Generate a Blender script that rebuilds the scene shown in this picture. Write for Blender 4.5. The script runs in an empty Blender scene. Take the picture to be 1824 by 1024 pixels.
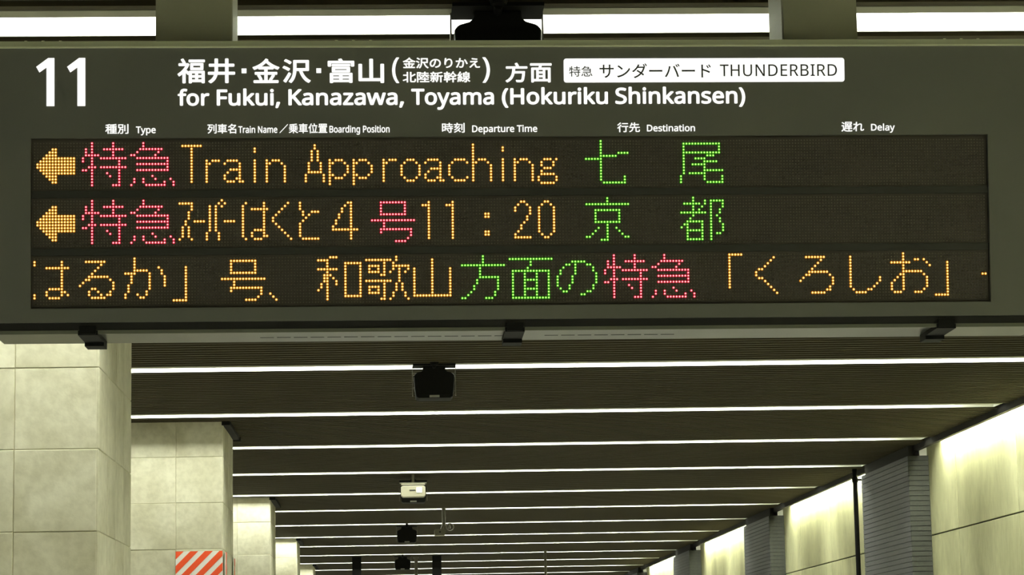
import bpy, bmesh, math, random
from mathutils import Matrix, Vector
random.seed(7)
sc = bpy.context.scene
COL = sc.collection

# ------------------------------------------------------------------ camera
cd = bpy.data.cameras.new('camera')
cd.sensor_width = 36.0
cd.lens = 36.0 * 4400.0 / 1824.0
cd.clip_start = 0.05
cd.clip_end = 400
cam = bpy.data.objects.new('camera', cd)
COL.objects.link(cam)
R3 = Matrix(((0.9986986459757566, 0.01084924608255327, -0.04983280431232612),
             (-0.04753797126051732, -0.15584382087763934, -0.9866371393692275),
             (-0.01847040374828376, 0.9877221255766717, -0.1551252617457161)))
cam.matrix_world = Matrix.Translation((0, 0, 1.6)) @ R3.to_4x4()
sc.camera = cam

# ------------------------------------------------------------------ world, exposure
world = bpy.data.worlds.new('station_dark')
sc.world = world
world.use_nodes = True
world.node_tree.nodes['Background'].inputs[0].default_value = (0.9, 1.0, 0.75, 1)
world.node_tree.nodes['Background'].inputs[1].default_value = 0.02
sc.view_settings.view_transform = 'Standard'
sc.view_settings.look = 'None'
sc.view_settings.gamma = 1
sc.view_settings.exposure = 0.0
sc.view_settings.use_curve_mapping = False
LAMP = (0.955, 1.0, 0.86)
STRIP_POWER = 28.0
COVE_POWER = 300.0

# ------------------------------------------------------------------ helpers
def s2l(v):
    v /= 255.0
    return v / 12.92 if v <= 0.04045 else ((v + 0.055) / 1.055) ** 2.4
def rgb(r, g, b):
    return (s2l(r), s2l(g), s2l(b), 1)

def mat(name, col, rough=0.6, metal=0.0, noise=None, bump=0.0, spec=0.5, nscale=8.0):
    m = bpy.data.materials.new(name)
    m.use_nodes = True
    nt = m.node_tree
    b = nt.nodes['Principled BSDF']
    b.inputs['Roughness'].default_value = rough
    b.inputs['Metallic'].default_value = metal
    b.inputs['Specular IOR Level'].default_value = spec
    b.inputs['Base Color'].default_value = col
    if noise or bump:
        tc = nt.nodes.new('ShaderNodeTexCoord')
        n = nt.nodes.new('ShaderNodeTexNoise')
        n.inputs['Scale'].default_value = nscale
        n.inputs['Detail'].default_value = 6
        nt.links.new(tc.outputs['Object'], n.inputs['Vector'])
        if noise:
            r = nt.nodes.new('ShaderNodeValToRGB')
            r.color_ramp.elements[0].position = 0.32
            r.color_ramp.elements[1].position = 0.68
            r.color_ramp.elements[0].color = noise
            r.color_ramp.elements[1].color = col
            nt.links.new(n.outputs['Fac'], r.inputs['Fac'])
            nt.links.new(r.outputs['Color'], b.inputs['Base Color'])
        if bump:
            bp = nt.nodes.new('ShaderNodeBump')
            bp.inputs['Strength'].default_value = bump
            bp.inputs['Distance'].default_value = 0.01
            nt.links.new(n.outputs['Fac'], bp.inputs['Height'])
            nt.links.new(bp.outputs['Normal'], b.inputs['Normal'])
    return m

def emit(name, col, power):
    m = bpy.data.materials.new(name)
    m.use_nodes = True
    nt = m.node_tree
    nt.nodes.clear()
    e = nt.nodes.new('ShaderNodeEmission')
    o = nt.nodes.new('ShaderNodeOutputMaterial')
    e.inputs[0].default_value = (col[0], col[1], col[2], 1)
    e.inputs[1].default_value = power
    nt.links.new(e.outputs[0], o.inputs[0])
    return m

def stone(name, light, dark, scale, vein=0.35, bump=0.25, streak=False):
    """mottled stone: big clouds + fine speckle + faint dark veins"""
    m = bpy.data.materials.new(name)
    m.use_nodes = True
    nt = m.node_tree
    b = nt.nodes['Principled BSDF']
    b.inputs['Roughness'].default_value = 0.55
    tc = nt.nodes.new('ShaderNodeTexCoord')
    oi = nt.nodes.new('ShaderNodeObjectInfo')
    mp = nt.nodes.new('ShaderNodeMapping')
    if streak:
        mp.inputs['Scale'].default_value = (1, 1, 0.5)
    nt.links.new(tc.outputs['Object'], mp.inputs['Vector'])
    off = nt.nodes.new('ShaderNodeVectorMath'); off.operation = 'ADD'
    mul = nt.nodes.new('ShaderNodeMath'); mul.operation = 'MULTIPLY'; mul.inputs[1].default_value = 37.0
    nt.links.new(oi.outputs['Random'], mul.inputs[0])
    nt.links.new(mp.outputs['Vector'], off.inputs[0])
    nt.links.new(mul.outputs[0], off.inputs[1])
    n1 = nt.nodes.new('ShaderNodeTexNoise'); n1.inputs['Scale'].default_value = scale; n1.inputs['Detail'].default_value = 5
    n1.inputs['Distortion'].default_value = 0.6
    n2 = nt.nodes.new('ShaderNodeTexNoise'); n2.inputs['Scale'].default_value = scale * 9; n2.inputs['Detail'].default_value = 4
    for n in (n1, n2):
        nt.links.new(off.outputs[0], n.inputs['Vector'])
    r1 = nt.nodes.new('ShaderNodeValToRGB')
    r1.color_ramp.elements[0].position = 0.3; r1.color_ramp.elements[0].color = dark
    r1.color_ramp.elements[1].position = 0.66; r1.color_ramp.elements[1].color = light
    nt.links.new(n1.outputs['Fac'], r1.inputs['Fac'])
    mx = nt.nodes.new('ShaderNodeMixRGB'); mx.blend_type = 'MULTIPLY'; mx.inputs[0].default_value = vein
    r2 = nt.nodes.new('ShaderNodeValToRGB')
    r2.color_ramp.elements[0].position = 0.34; r2.color_ramp.elements[0].color = (0.55, 0.53, 0.45, 1)
    r2.color_ramp.elements[1].position = 0.6; r2.color_ramp.elements[1].color = (1, 1, 1, 1)
    nt.links.new(n2.outputs['Fac'], r2.inputs['Fac'])
    nt.links.new(r1.outputs['Color'], mx.inputs[1])
    nt.links.new(r2.outputs['Color'], mx.inputs[2])
    nt.links.new(mx.outputs[0], b.inputs['Base Color'])
    bp = nt.nodes.new('ShaderNodeBump'); bp.inputs['Strength'].default_value = bump; bp.inputs['Distance'].default_value = 0.008
    nt.links.new(n2.outputs['Fac'], bp.inputs['Height'])
    nt.links.new(bp.outputs['Normal'], b.inputs['Normal'])
    return m

class MB:
    """collects shapes and links them as one mesh object"""
    def __init__(s):
        s.v = []; s.f = []; s.mi = []
    def poly(s, pts, faces, mi=0):
        k = len(s.v)
        s.v += [tuple(p) for p in pts]
        s.f += [tuple(i + k for i in f) for f in faces]
        s.mi += [mi] * len(faces)
    def box(s, x0, x1, y0, y1, z0, z1, mi=0):
        s.poly([(x0, y0, z0), (x1, y0, z0), (x1, y1, z0), (x0, y1, z0), (x0, y0, z1), (x1, y0, z1), (x1, y1, z1), (x0, y1, z1)],
               [(0, 3, 2, 1), (4, 5, 6, 7), (0, 1, 5, 4), (1, 2, 6, 5), (2, 3, 7, 6), (3, 0, 4, 7)], mi)
    def chamfer(s, x0, x1, y0, y1, z0, z1, c, mi=0):
        """box with the four edges round its +-y face pair cut off (outline chamfered in x-z)"""
        o = [(x0 + c, z0), (x1 - c, z0), (x1, z0 + c), (x1, z1 - c), (x1 - c, z1), (x0 + c, z1), (x0, z1 - c), (x0, z0 + c)]
        s.prism(o, y0, y1, mi)
    def prism(s, outline, y0, y1, mi=0):
        n = len(outline)
        pts = [(x, y0, z) for x, z in outline] + [(x, y1, z) for x, z in outline]
        fs = [tuple(range(n)), tuple(reversed(range(n, 2 * n)))]
        fs += [(i, i + n, (i + 1) % n + n, (i + 1) % n) for i in range(n)]
        s.poly(pts, fs, mi)
    def tube(s, a, b, r0, r1=None, n=12, mi=0):
        r1 = r0 if r1 is None else r1
        a = Vector(a); b = Vector(b); d = (b - a).normalized()
        u = d.orthogonal().normalized(); w = d.cross(u)
        pts = [a + (u * math.cos(t) + w * math.sin(t)) * r0 for t in [2 * math.pi * i / n for i in range(n)]]
        pts += [b + (u * math.cos(t) + w * math.sin(t)) * r1 for t in [2 * math.pi * i / n for i in range(n)]]
        fs = [(i, (i + 1) % n, (i + 1) % n + n, i + n) for i in range(n)] + [tuple(reversed(range(n))), tuple(range(n, 2 * n))]
        s.poly(pts, fs, mi)
    def build(s, name, mats, parent=None):
        me = bpy.data.meshes.new(name)
        me.from_pydata(s.v, [], s.f)
        for m in (mats if isinstance(mats, (list, tuple)) else [mats]):
            me.materials.append(m)
        if any(s.mi):
            me.polygons.foreach_set('material_index', s.mi)
        me.update()
        bm = bmesh.new(); bm.from_mesh(me); bmesh.ops.recalc_face_normals(bm, faces=bm.faces); bm.to_mesh(me); bm.free()
        o = bpy.data.objects.new(name, me)
        COL.objects.link(o)
        o.parent = parent
        return o

def tag(o, label=None, cat=None, group=None, kind=None):
    if label: o['label'] = label
    if cat: o['category'] = cat
    if group: o['group'] = group
    if kind: o['kind'] = kind
    return o
def empty(name, loc=(0, 0, 0)):
    o = bpy.data.objects.new(name, None)
    o.empty_display_size = 0.1
    o.location = loc
    COL.objects.link(o)
    return o
def share(name, mesh, parent, loc):
    o = bpy.data.objects.new(name, mesh)
    COL.objects.link(o); o.parent = parent; o.location = loc
    return o
def copy_tree(o, parent=None):
    c = o.copy(); COL.objects.link(c); c.parent = parent
    for ch in list(o.children):
        copy_tree(ch, c)
    return c
def bevel(o, w, seg=2):
    m = o.modifiers.new('bevel', 'BEVEL'); m.width = w; m.segments = seg; m.limit_method = 'ANGLE'
    return o

# ------------------------------------------------------------------ materials
M = {}
M['ceil'] = mat('dark_brown_ceiling', rgb(15, 13, 10), 0.85, noise=rgb(12, 11, 9), nscale=3, spec=0.1)
M['rib'] = mat('dark_brown_rib', rgb(72, 67, 50), 0.7, spec=0.15)
M['white_metal'] = mat('white_enamel', rgb(240, 240, 230), 0.5)
M['grey_metal'] = mat('grey_painted_metal', rgb(150, 150, 130), 0.5)
M['slot_dark'] = mat('slot_light_absorber', rgb(70, 70, 60), 0.8)
M['lamp'] = emit('lamp_strip', LAMP, STRIP_POWER)
M['cove'] = emit('cove_lamp', (0.97, 1.0, 0.76), COVE_POWER)
M['tile'] = stone('pale_stone_tile', rgb(226, 222, 198), rgb(194, 189, 160), 2.6, vein=0.26)
M['mortar'] = mat('tile_joint', rgb(205, 198, 166), 0.9)
M['wallstone'] = stone('concrete_panel', rgb(206, 205, 164), rgb(172, 171, 130), 2.0, vein=0.22, streak=True)
M['walljoint'] = mat('panel_joint', rgb(70, 66, 46), 0.9)
M['piertile'] = mat('charcoal_pier_tile', rgb(98, 98, 102), 0.45, noise=rgb(90, 90, 94), nscale=30)
M['pierfront'] = mat('charcoal_pier_front', rgb(64, 66, 62), 0.6, noise=rgb(58, 60, 57), nscale=30, spec=0.2)  # darker tone for the front face of each pier
M['pierjoint'] = mat('charcoal_pier_joint', rgb(40, 40, 42), 0.9)
M['dark'] = mat('dark_recess', rgb(26, 25, 23), 0.7)
M['floor'] = mat('platform_floor', rgb(192, 190, 180), 0.5, noise=rgb(172, 168, 156), nscale=1.5)
M['track'] = mat('track_wall', rgb(150, 148, 134), 0.8, noise=rgb(132, 130, 118), nscale=1.0)
M['face'] = mat('sign_face_panel', rgb(103, 104, 95), 0.42, noise=rgb(96, 98, 91), nscale=3)
M['rail'] = mat('sign_rail', rgb(178, 182, 152), 0.45)
M['railline'] = mat('sign_highlight_and_knobs', rgb(222, 226, 196), 0.35)
M['lip'] = mat('sign_lip', rgb(95, 97, 84), 0.5)
M['under'] = mat('sign_underside', rgb(80, 82, 73), 0.3, noise=rgb(58, 59, 54), nscale=1.6)
M['post'] = mat('hanger_post_paint', rgb(176, 176, 152), 0.6, noise=rgb(166, 166, 144), nscale=4)
M['postside'] = mat('hanger_post_lit_side', rgb(190, 192, 172), 0.5)
M['led_bg'] = mat('led_board', rgb(60, 54, 45), 0.6)
M['led_off'] = mat('unlit_led_lens', rgb(98, 94, 78), 0.35)
M['divider'] = mat('led_divider', rgb(40, 41, 35), 0.55)
M['text'] = emit('backlit_white_letters', (1.0, 1.0, 0.95), 1.15)
M['ink'] = mat('dark_print', rgb(60, 66, 58), 0.7)
M['blackbox'] = mat('black_speaker_shell', rgb(15, 15, 14), 0.7, spec=0.2)
M['blackmetal'] = mat('black_bracket_metal', rgb(14, 14, 13), 0.7, spec=0.2)
M['plate'] = mat('grey_badge', rgb(170, 170, 158), 0.5)
M['cream'] = mat('cream_plastic', rgb(146, 142, 122), 0.35)
M['gloss_white'] = mat('white_window_patch', rgb(250, 250, 246), 0.3)
M['camgrey'] = mat('pale_grey_camera_shell', rgb(112, 109, 94), 0.5)
M['steelwire'] = mat('bare_steel', rgb(120, 118, 104), 0.4, metal=0.4)
M['red'] = mat('warning_red', rgb(255, 92, 46), 0.55)
M['pwhite'] = mat('warning_white', rgb(250, 248, 242), 0.55)
LEDC = {'a': ((1.0, 0.88, 0.34), (1.0, 0.34, 0.0)), 'r': ((1.0, 0.46, 0.46), (1.0, 0.0, 0.05)), 'g': ((0.46, 1.0, 0.20), (0.05, 0.55, 0.0))}
for k, (c, r) in LEDC.items():
    nm = {'a': 'amber', 'r': 'red', 'g': 'green'}[k]
    M['core_' + k] = emit(nm + '_led_core', c, 1.9)
    M['rim_' + k] = emit(nm + '_led_rim', r, 0.72)

# ------------------------------------------------------------------ setting: floor, ceiling, walls
H = 3.6                       # ceiling height
XL, XR = -7.5, 4.74           # ceiling runs from the track side to the slot above the right wall
Y0, Y1 = -17.0, 80.0
STRIPS = [-14.6, -11.85, -9.1, -6.35, -3.6, -0.8, 1.95, 4.7, 7.45, 10.4, 13.2, 16.02, 18.86, 21.55, 24.38, 27.2, 29.85, 32.68, 35.45, 37.95, 40.8] + [43.55 + 2.76 * i for i in range(13)]
HW = 0.12                     # half width of a light slot

b = MB(); b.box(-9.0, 6.2, Y0 - 2, Y1 + 1, -0.2, 0.0)
tag(b.build('floor', M['floor']), kind='structure')
b = MB(); b.box(-9.2, -9.0, Y0 - 2, Y1 + 1, 0, 4.6)
tag(b.build('wall_left', M['track']), kind='structure')
b = MB(); b.box(-9.0, 6.2, Y1, Y1 + 0.2, 0, 4.6)
tag(b.build('wall_back', M['track']), kind='structure')

ceiling = empty('ceiling', (0, 0, H))
tag(ceiling, kind='structure')
edges = [Y0]
for y in STRIPS:
    edges += [y - HW, y + HW]
edges.append(Y1)
b = MB()
for i in range(0, len(edges), 2):
    b.box(XL, XR, edges[i], edges[i + 1], 0.012, 0.14)
b.box(-9.0, XL, Y0, Y1, 0.0, 0.14)
b.box(-9.0, 6.2, Y0, Y1, 0.30, 0.34)
b.build('ceiling_board', M['ceil'], ceiling)
b = MB()
for i in range(0, len(edges), 2):
    a0, a1 = edges[i] + 0.03, edges[i + 1] - 0.03
    if a0 < 5 and a1 < 5: continue
    n = max(1, round((a1 - a0) / 0.105)); st = (a1 - a0) / n
    for k in range(n):
        b.box(-4.0, XR, a0 + k * st, a0 + k * st + st * 0.42, -0.006, 0.012)
tag(b.build('ceiling_rib', M['rib'], ceiling), kind='stuff')

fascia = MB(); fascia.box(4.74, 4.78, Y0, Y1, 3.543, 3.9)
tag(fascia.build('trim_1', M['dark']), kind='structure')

# the right wall: big stone panels on a dark backing
wall = empty('wall_right', (4.85, 0, 0)); tag(wall, kind='structure')
b = MB(); b.box(0.03, 0.3, Y0, Y1, 0, 4.2); b.build('wall_backing', M['walljoint'], wall)
pan = {}
def wall_panel(y0, y1, z0, z1):
    key = (round(y1 - y0, 3), round(z1 - z0, 3))
    if key not in pan:
        q = MB(); g = 0.006
        q.box(0.0, 0.03, g, y1 - y0 - g, g, z1 - z0 - g)
        o = q.build('panel', M['wallstone'], wall); bevel(o, 0.003, 1)
        o.location = (0, y0, z0); pan[key] = o
    else:
        o = pan[key].copy(); COL.objects.link(o); o.parent = wall; o.location = (0, y0, z0)
zrows = [(0, 1.387), (1.387, 2.774), (2.774, 3.9)]
yy = 21.0 - 2.07 * 10
while yy < Y1 - 2.07:
    if yy > 10:
        for z0, z1 in zrows:
            wall_panel(yy, yy + 2.07, z0, z1)
    yy += 2.07
b = MB(); b.box(0, 0.03, Y0, 10.6, 0, 3.9); b.build('wall_panel_plain', M['wallstone'], wall)

# charcoal tiled piers standing against the right wall
PIERS = [13.72, 22.07, 30.42, 38.77, 47.1, 55.5]
PD = 2.24
def make_pier():
    r = empty('pier', (4.662, PIERS[0], 0))
    PT = 3.496
    b = MB(); b.box(0.011, 0.188, 0.011, PD - 0.011, 0, PT - 0.002); b.build('pier_body', M['pierjoint'], r)
    b = MB(); b.box(0.12, 0.188, 0.06, 0.7, PT, 3.62); b.build('pier_head', M['white_metal'], r)
    b = MB(); b.box(0.03, 0.078, 0.10, PD - 0.05, PT, 3.593); b.build('shadow_board', M['dark'], r)  # dark board standing in for the shade between pier top and ceiling
    b = MB(); ch = 0.0452; n = int(PT / ch)
    for k in range(n):
        z0 = PT - (k + 1) * ch; z1 = z0 + ch - 0.005
        y = 0.0
        while y < PD - 0.01:
            b.box(0.0, 0.0125, y + 0.0005, min(PD, y + 0.56) - 0.0005, z0, z1)
            y += 0.56
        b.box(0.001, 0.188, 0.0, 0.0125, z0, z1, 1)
        b.box(0.001, 0.188, PD - 0.0125, PD, z0, z1)
    tag(b.build('pier_tile', [M['piertile'], M['pierfront']], r), kind='stuff')
    return r
ordn = ['nearest', 'second', 'third', 'fourth', 'fifth', 'farthest']
p0 = make_pier()
for i, y in enumerate(PIERS):
    o = p0 if i == 0 else copy_tree(p0)
    o.location = (4.662, y, 0)
    tag(o, ['charcoal tiled wall pier just outside the right edge of the picture', 'widest charcoal tiled pier against the right wall, behind the thin black pipe',
            'second widest charcoal tiled pier against the right wall', 'third charcoal tiled pier against the right wall', 'fourth and smallest charcoal tiled pier at the end of the right wall',
            'charcoal tiled pier beyond the fourth one on the right wall'][i], 'pier', 'charcoal tiled piers along the right wall', kind='thing')

# wall-washing lamps hidden in the slot above each bay
coves = []
for i in range(len(PIERS)):
    a = (PIERS[i - 1] + PD + 0.45) if i else Y0 + 1
    c = PIERS[i] - 0.60
    t = empty('cove_light', (4.815, (a + c) / 2, 3.60))
    L = (c - a) / 2
    q = MB(); q.box(-0.028, 0.03, -L, L, 0.012, 0.05); q.build('batten', M['white_metal'], t)
    q = MB(); q.box(-0.022, 0.004, -L, L, 0.0, 0.012); q.build('tube', M['cove'], t)
    tag(t, 'wall-washing lamp in the slot above the %s bay of the right wall' % ordn[i], 'light', 'wall washing lamps over the right wall')

# ------------------------------------------------------------------ ceiling strip lights
def strip(y, idx):
    t = empty('strip_light', (0, y, H))
    x0, x1 = XL + 0.3, 4.70
    q = MB()
    n_ = MB(); n_.box(x0, x1, -HW + 0.001, -HW + 0.008, 0.0, 0.135); n_.build('dark_slot_wall', M['slot_dark'], t)  # unseen near wall, made dark to deepen the shade on pillar tops
    q.box(x0, x1, HW - 0.008, HW - 0.001, 0.0, 0.135)
    q.box(x0, x1, -HW + 0.008, HW - 0.008, 0.127, 0.135)
    q.box(x0 - 0.006, x0, -HW + 0.001, HW - 0.001, 0.0, 0.135)
    q.box(x1, x1 + 0.006, -HW + 0.001, HW - 0.001, 0.0, 0.135)
    q.build('reflector', M['white_metal'], t)
    q = MB(); q.box(x0, x1, -HW - 0.075, -HW - 0.001, -0.004, 0.012); q.build('flange', M['grey_metal'], t)
    seg = 2.41
    x = 1.02 + (seg / 2 if idx % 2 else 0) - seg * 4
    while x < x1:
        a, c = max(x + 0.02, x0), min(x + seg - 0.02, x1 - 0.36)
        if c - a > 0.2:
            q = MB(); q.box(a, c, -0.075, 0.075, 0.115, 0.126); q.build('diffuser', M['lamp'], t)
        x += seg
    return t
nth = ['first', 'second', 'third', 'fourth', 'fifth', 'sixth', 'seventh', 'eighth', 'ninth', 'tenth', 'eleventh', 'twelfth', 'thirteenth', 'fourteenth', 'fifteenth', 'sixteenth', 'seventeenth', 'eighteenth', 'nineteenth', 'twentieth', 'twenty-first', 'twenty-second', 'twenty-third']
for i, y in enumerate(STRIPS):
    t = strip(y, i)
    if y < 7: lab = 'white ceiling strip light ahead of the departure board, %s from it' % ['eighth', 'seventh', 'sixth', 'fifth', 'fourth', 'third', 'second', 'nearest'][i]
    elif y < 8: lab = 'broad bright ceiling strip light seen directly above the departure board'
    elif y < 15: lab = 'white ceiling strip light hidden behind the departure board, %s' % ('nearer one' if y < 11 else 'farther one')
    else: lab = '%s bright ceiling strip light counted downwards from the underside of the departure board' % nth[i - 11]
    tag(t, lab, 'light', 'ceiling strip lights')

# ------------------------------------------------------------------ stone clad pillars on the left
TS = 0.357
tiles = {}
def tile_mesh(w, h, axis):
    key = (round(w, 3), round(h, 3), axis)
    if key not in tiles:
        bm = bmesh.new()
        g = 0.0013; t = 0.02
        if axis == 'x':
            co = [(g, 0, g), (w - g, 0, g), (w - g, t, g), (g, t, g), (g, 0, h - g), (w - g, 0, h - g), (w - g, t, h - g), (g, t, h - g)]
        else:
            co = [(-t, g, g), (0, g, g), (0, w - g, g), (-t, w - g, g), (-t, g, h - g), (0, g, h - g), (0, w - g, h - g), (-t, w - g, h - g)]
        vs = [bm.verts.new(c) for c in co]
        for f in [(0, 3, 2, 1), (4, 5, 6, 7), (0, 1, 5, 4), (1, 2, 6, 5), (2, 3, 7, 6), (3, 0, 4, 7)]:
            bm.faces.new([vs[i] for i in f])
        bmesh.ops.bevel(bm, geom=bm.edges[:], offset=0.0025, segments=1, affect='EDGES')
        me = bpy.data.meshes.new('tile'); bm.to_mesh(me); bm.free()
        me.materials.append(M['tile']); tiles[key] = me
    return tiles[key]
zl = [3.6] + [3.322 - TS * i for i in range(10)]
zl = [z for z in zl if z > 0.05] + [0.0]
PILLARS = [(10.80, 1.345, -1.268), (19.25, 1.2, -1.300), (27.42, 1.2, -1.332), (35.64, 1.2, -1.355), (43.80, 1.2, -1.38)]
plab = ['large pale stone tiled pillar at the left edge, nearest to the departure board', 'pale stone tiled pillar carrying the red and white striped panel',
        'pale stone tiled pillar right behind the striped-panel pillar', 'small pale stone tiled pillar, fourth from the left edge', 'farthest pale stone tiled pillar, barely showing above the bottom edge']
for pi, (py, dep, px) in enumerate(PILLARS):
    r = empty('pillar', (px, py, 0))
    W = TS * 4 + 0.02
    q = MB(); q.box(-W + 0.015, -0.005, 0.005, dep - 0.005, 0, H); q.build('pillar_core', M['mortar'], r)
    for zi in range(len(zl) - 1):
        z1, z0 = zl[zi], zl[zi + 1]
        for k in range(4):
            o = share('tile', tile_mesh(TS, z1 - z0, 'x'), r, (-0.008 - TS * (k + 1), -0.0 + random.uniform(-0.0015, 0.0015), z0))
            o = share('tile', tile_mesh(dep / 4, z1 - z0, 'y'), r, (random.uniform(-0.0015, 0.0015), dep / 4 * k, z0))
    q = MB(); q.box(-0.01, 0.055, -0.02, dep + 0.12, 3.565, 3.598); q.box(-W, 0.055, dep, dep + 0.12, 3.565, 3.598)
    q.build('dark_ceiling_gap', M['blackmetal'], r)  # black slab standing in for the dark recess where pillar meets ceiling
    tag(r, plab[pi], 'pillar', 'stone tiled pillars on the left', kind='thing')

# striped warning panels on the second pillar
def stripes(name, x0, x1, z1, z0, y, per, loc, side=False):
    r = empty(name, loc)
    q = MB(); q.box(x0, x1, y, y + 0.006, z0, z1)
    q.build('panel', M['pwhite'], r)
    k = -12
    while k < 20:
        # band between lines x - z = c0 .. c1
        c0 = (x0 - z1) + k * per; c1 = c0 + per * 0.55
        poly = [(x0, z0), (x1, z0), (x1, z1), (x0, z1)]
        for sgn, c in ((1, c0), (-1, c1)):
            out = []
            for i in range(len(poly)):
                p, n = poly[i], poly[(i + 1) % len(poly)]
                dp, dn = sgn * (p[0] - p[1] - c), sgn * (n[0] - n[1] - c)
                if dp >= 0: out.append(p)
                if (dp > 0) != (dn > 0) and abs(dp - dn) > 1e-9:
                    t = dp / (dp - dn); out.append((p[0] + (n[0] - p[0]) * t, p[1] + (n[1] - p[1]) * t))
            poly = out
            if len(poly) < 3: break
        if len(poly) >= 3:
            q = MB(); q.prism(poly, y - 0.0012, y - 0.0002)
            q.build('stripe', M['red'], r)
        k += 1
    return r
t = stripes('warning_panel', -0.36, 0.0, 0.0, -0.40, -0.006, 0.112, (-1.303, 19.238, 2.592))
tag(t, 'red and white diagonally striped panel on the front of the second pillar', 'sign')
t = stripes('warning_panel', 0.0, 0.14, 0.0, -0.40, -0.006, 0.112, (-1.289, 19.27, 2.585)); t.rotation_euler = (0, 0, math.pi / 2)
tag(t, 'narrow red and white striped strip on the pillar side, next to the larger striped panel', 'sign', 'striped strips on the pillar side')
t = stripes('warning_panel', 0.0, 0.14, 0.0, -0.40, -0.006, 0.112, (-1.289, 20.30, 2.585)); t.rotation_euler = (0, 0, math.pi / 2)
tag(t, 'narrow red and white striped strip at the far edge of the pillar side', 'sign', 'striped strips on the pillar side')

# ------------------------------------------------------------------ departure board
B = empty('departure_board', (-0.9380, 6.4939, 3.0227))
tilt = Matrix.Rotation(-0.00169, 4, 'Z') @ Matrix.Rotation(0.00389, 4, 'Y') @ Matrix.Rotation(0.10352, 4, 'X')
B.matrix_world = Matrix.Translation((-0.9380, 6.4939, 3.0227)) @ tilt
tag(B, 'long dark grey hanging platform departure board with white heading and three lit LED rows', 'sign')
UL, UR = -0.118, 2.71
FY = -0.012
# housing: wedge with level top and underside (undo the face tilt)
ta = 0.10352
def bl(y, z):      # level offsets from the board's origin -> board coordinates
    return (y * math.cos(ta) + z * math.sin(ta), -y * math.sin(ta) + z * math.cos(ta))
def side(pts): return [bl(*p) for p in pts]
zt, zb = 0.268, -0.4975
prof = side([(-0.018, zt), (0.30, zt), (0.30, zb), (0.062, zb)])
q = MB()
def extr(q, prof, u0, u1, mi=0):
    n = len(prof)
    q.poly([(u0, y, z) for y, z in prof] + [(u1, y, z) for y, z in prof],
           [tuple(range(n)), tuple(reversed(range(n, 2 * n)))] + [(i, i + n, (i + 1) % n + n, (i + 1) % n) for i in range(n)], mi)
extr(q, prof, UL, UR)
q.build('housing', M['under'], B)
q = MB(); extr(q, side([(0.0, zt), (0.305, zt), (0.305, zb - 0.0), (0.066, zb - 0.0)]), UR + 0.004, UR + 0.06)
q.build('end_cap', M['lip'], B)
# front face with the opening for the display
q = MB()
def fr(u0, u1, v0, v1, y0=FY, y1=0.02): q.box(u0, u1, y0, y1, v0, v1)
fr(UL, UR, 0.013, 0.2535)
fr(UL, UR, -0.478, -0.441)
fr(UL, -0.009, -0.441, 0.013)
fr(2.563, UR, -0.441, 0.013)
q.build('face_panel', M['face'], B)
q = MB(); q.box(UL - 0.002, UR + 0.002, FY - 0.006, 0.03, 0.2575, 0.2715); q.build('top_rail', M['rail'], B)
q = MB(); q.box(UL - 0.002, UR + 0.002, FY - 0.009, 0.01, 0.2535, 0.2575); q.build('rail_highlight', M['railline'], B)  # pale bar painting the bright highlight along the board's top frame
q = MB(); q.box(UL, UR, 0.004, 0.03, -0.4985, -0.478); q.build('bottom_groove', M['dark'], B)
q = MB(); q.box(UL, UR, -0.002, 0.035, -0.508, -0.4985); q.build('bottom_lip', M['lip'], B)
q = MB()
wy, wz = bl(0.11, zb)
# display recess
q = MB(); q.box(-0.012, 2.566, 0.004, 0.02, -0.444, 0.016); q.build('recess_back', M['led_bg'], B)
P = 0.008
S = 19.28 * P
for k in (1, 2):
    q = MB(); q.box(-0.008, 2.562, -0.004, 0.005, -S * k + 0.0085, -S * (k - 1) - 0.127)
    q.build('row_divider', M['divider'], B)

# vents and seams in the underside
for grp, n, u0 in (('a', 5, 0.615), ('b', 8, 1.374), ('c', 9, 0.845)):
    pass
def under(u0, u1, ya, yb_, za, zb_, name, m, sub=None):
    q = MB(); p = side([(ya, za), (yb_, za), (yb_, zb_), (ya, zb_)]); extr(q, p, u0, u1); return q.build(name, m, sub or B)
for i in range(25):
    u = 0.588 + i * 0.0457
    if 0.588 + 8.6 * 0.0457 > u > 0.588 + 4.6 * 0.0457 and i % 2: pass
    if 1.235 < u < 1.35: continue
    under(u, u + 0.037, 0.205, 0.214, zb - 0.0005, zb + 0.004, 'vent_slot', M['dark'])
under(UL, UR, 0.084, 0.087, zb - 0.0008, zb + 0.002, 'seam', M['dark'])
def latch(u, w=0.052):
    a = under(u, u + w, 0.045, 0.19, zb - 0.012, zb + 0.0, 'latch', M['blackbox'])
    under(u, u + w, 0.19, 0.262, zb - 0.022, zb - 0.0005, 'latch_hook', M['blackbox'], a)
    under(u + 0.004, u + w - 0.004, 0.04, 0.05, zb - 0.010, zb + 0.012, 'latch_tab', M['blackmetal'], a)
latch(0.115); latch(1.250); latch(2.415)
# little terminal strips on top
for u in (-0.045, 0.785, 2.44):
    q = MB(); y_, z_ = bl(-0.010, zt); y2, z2 = bl(0.02, zt)
    p = side([(-0.012, zt + 0.0), (0.02, zt + 0.0), (0.02, zt + 0.007), (-0.012, zt + 0.007)]); extr(q, p, u, u + 0.128)
    o = q.build('terminal_strip', M['rail'], B)
    for kx in (0.018, 0.064, 0.110):
        q = MB(); cy, cz = bl(-0.004, zt + 0.0075)
        q.tube((u + kx, cy, cz - 0.002), (u + kx, cy, cz + 0.005), 0.006, 0.004, 10)
        q.build('screw_knob', M['railline'], o)

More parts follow.
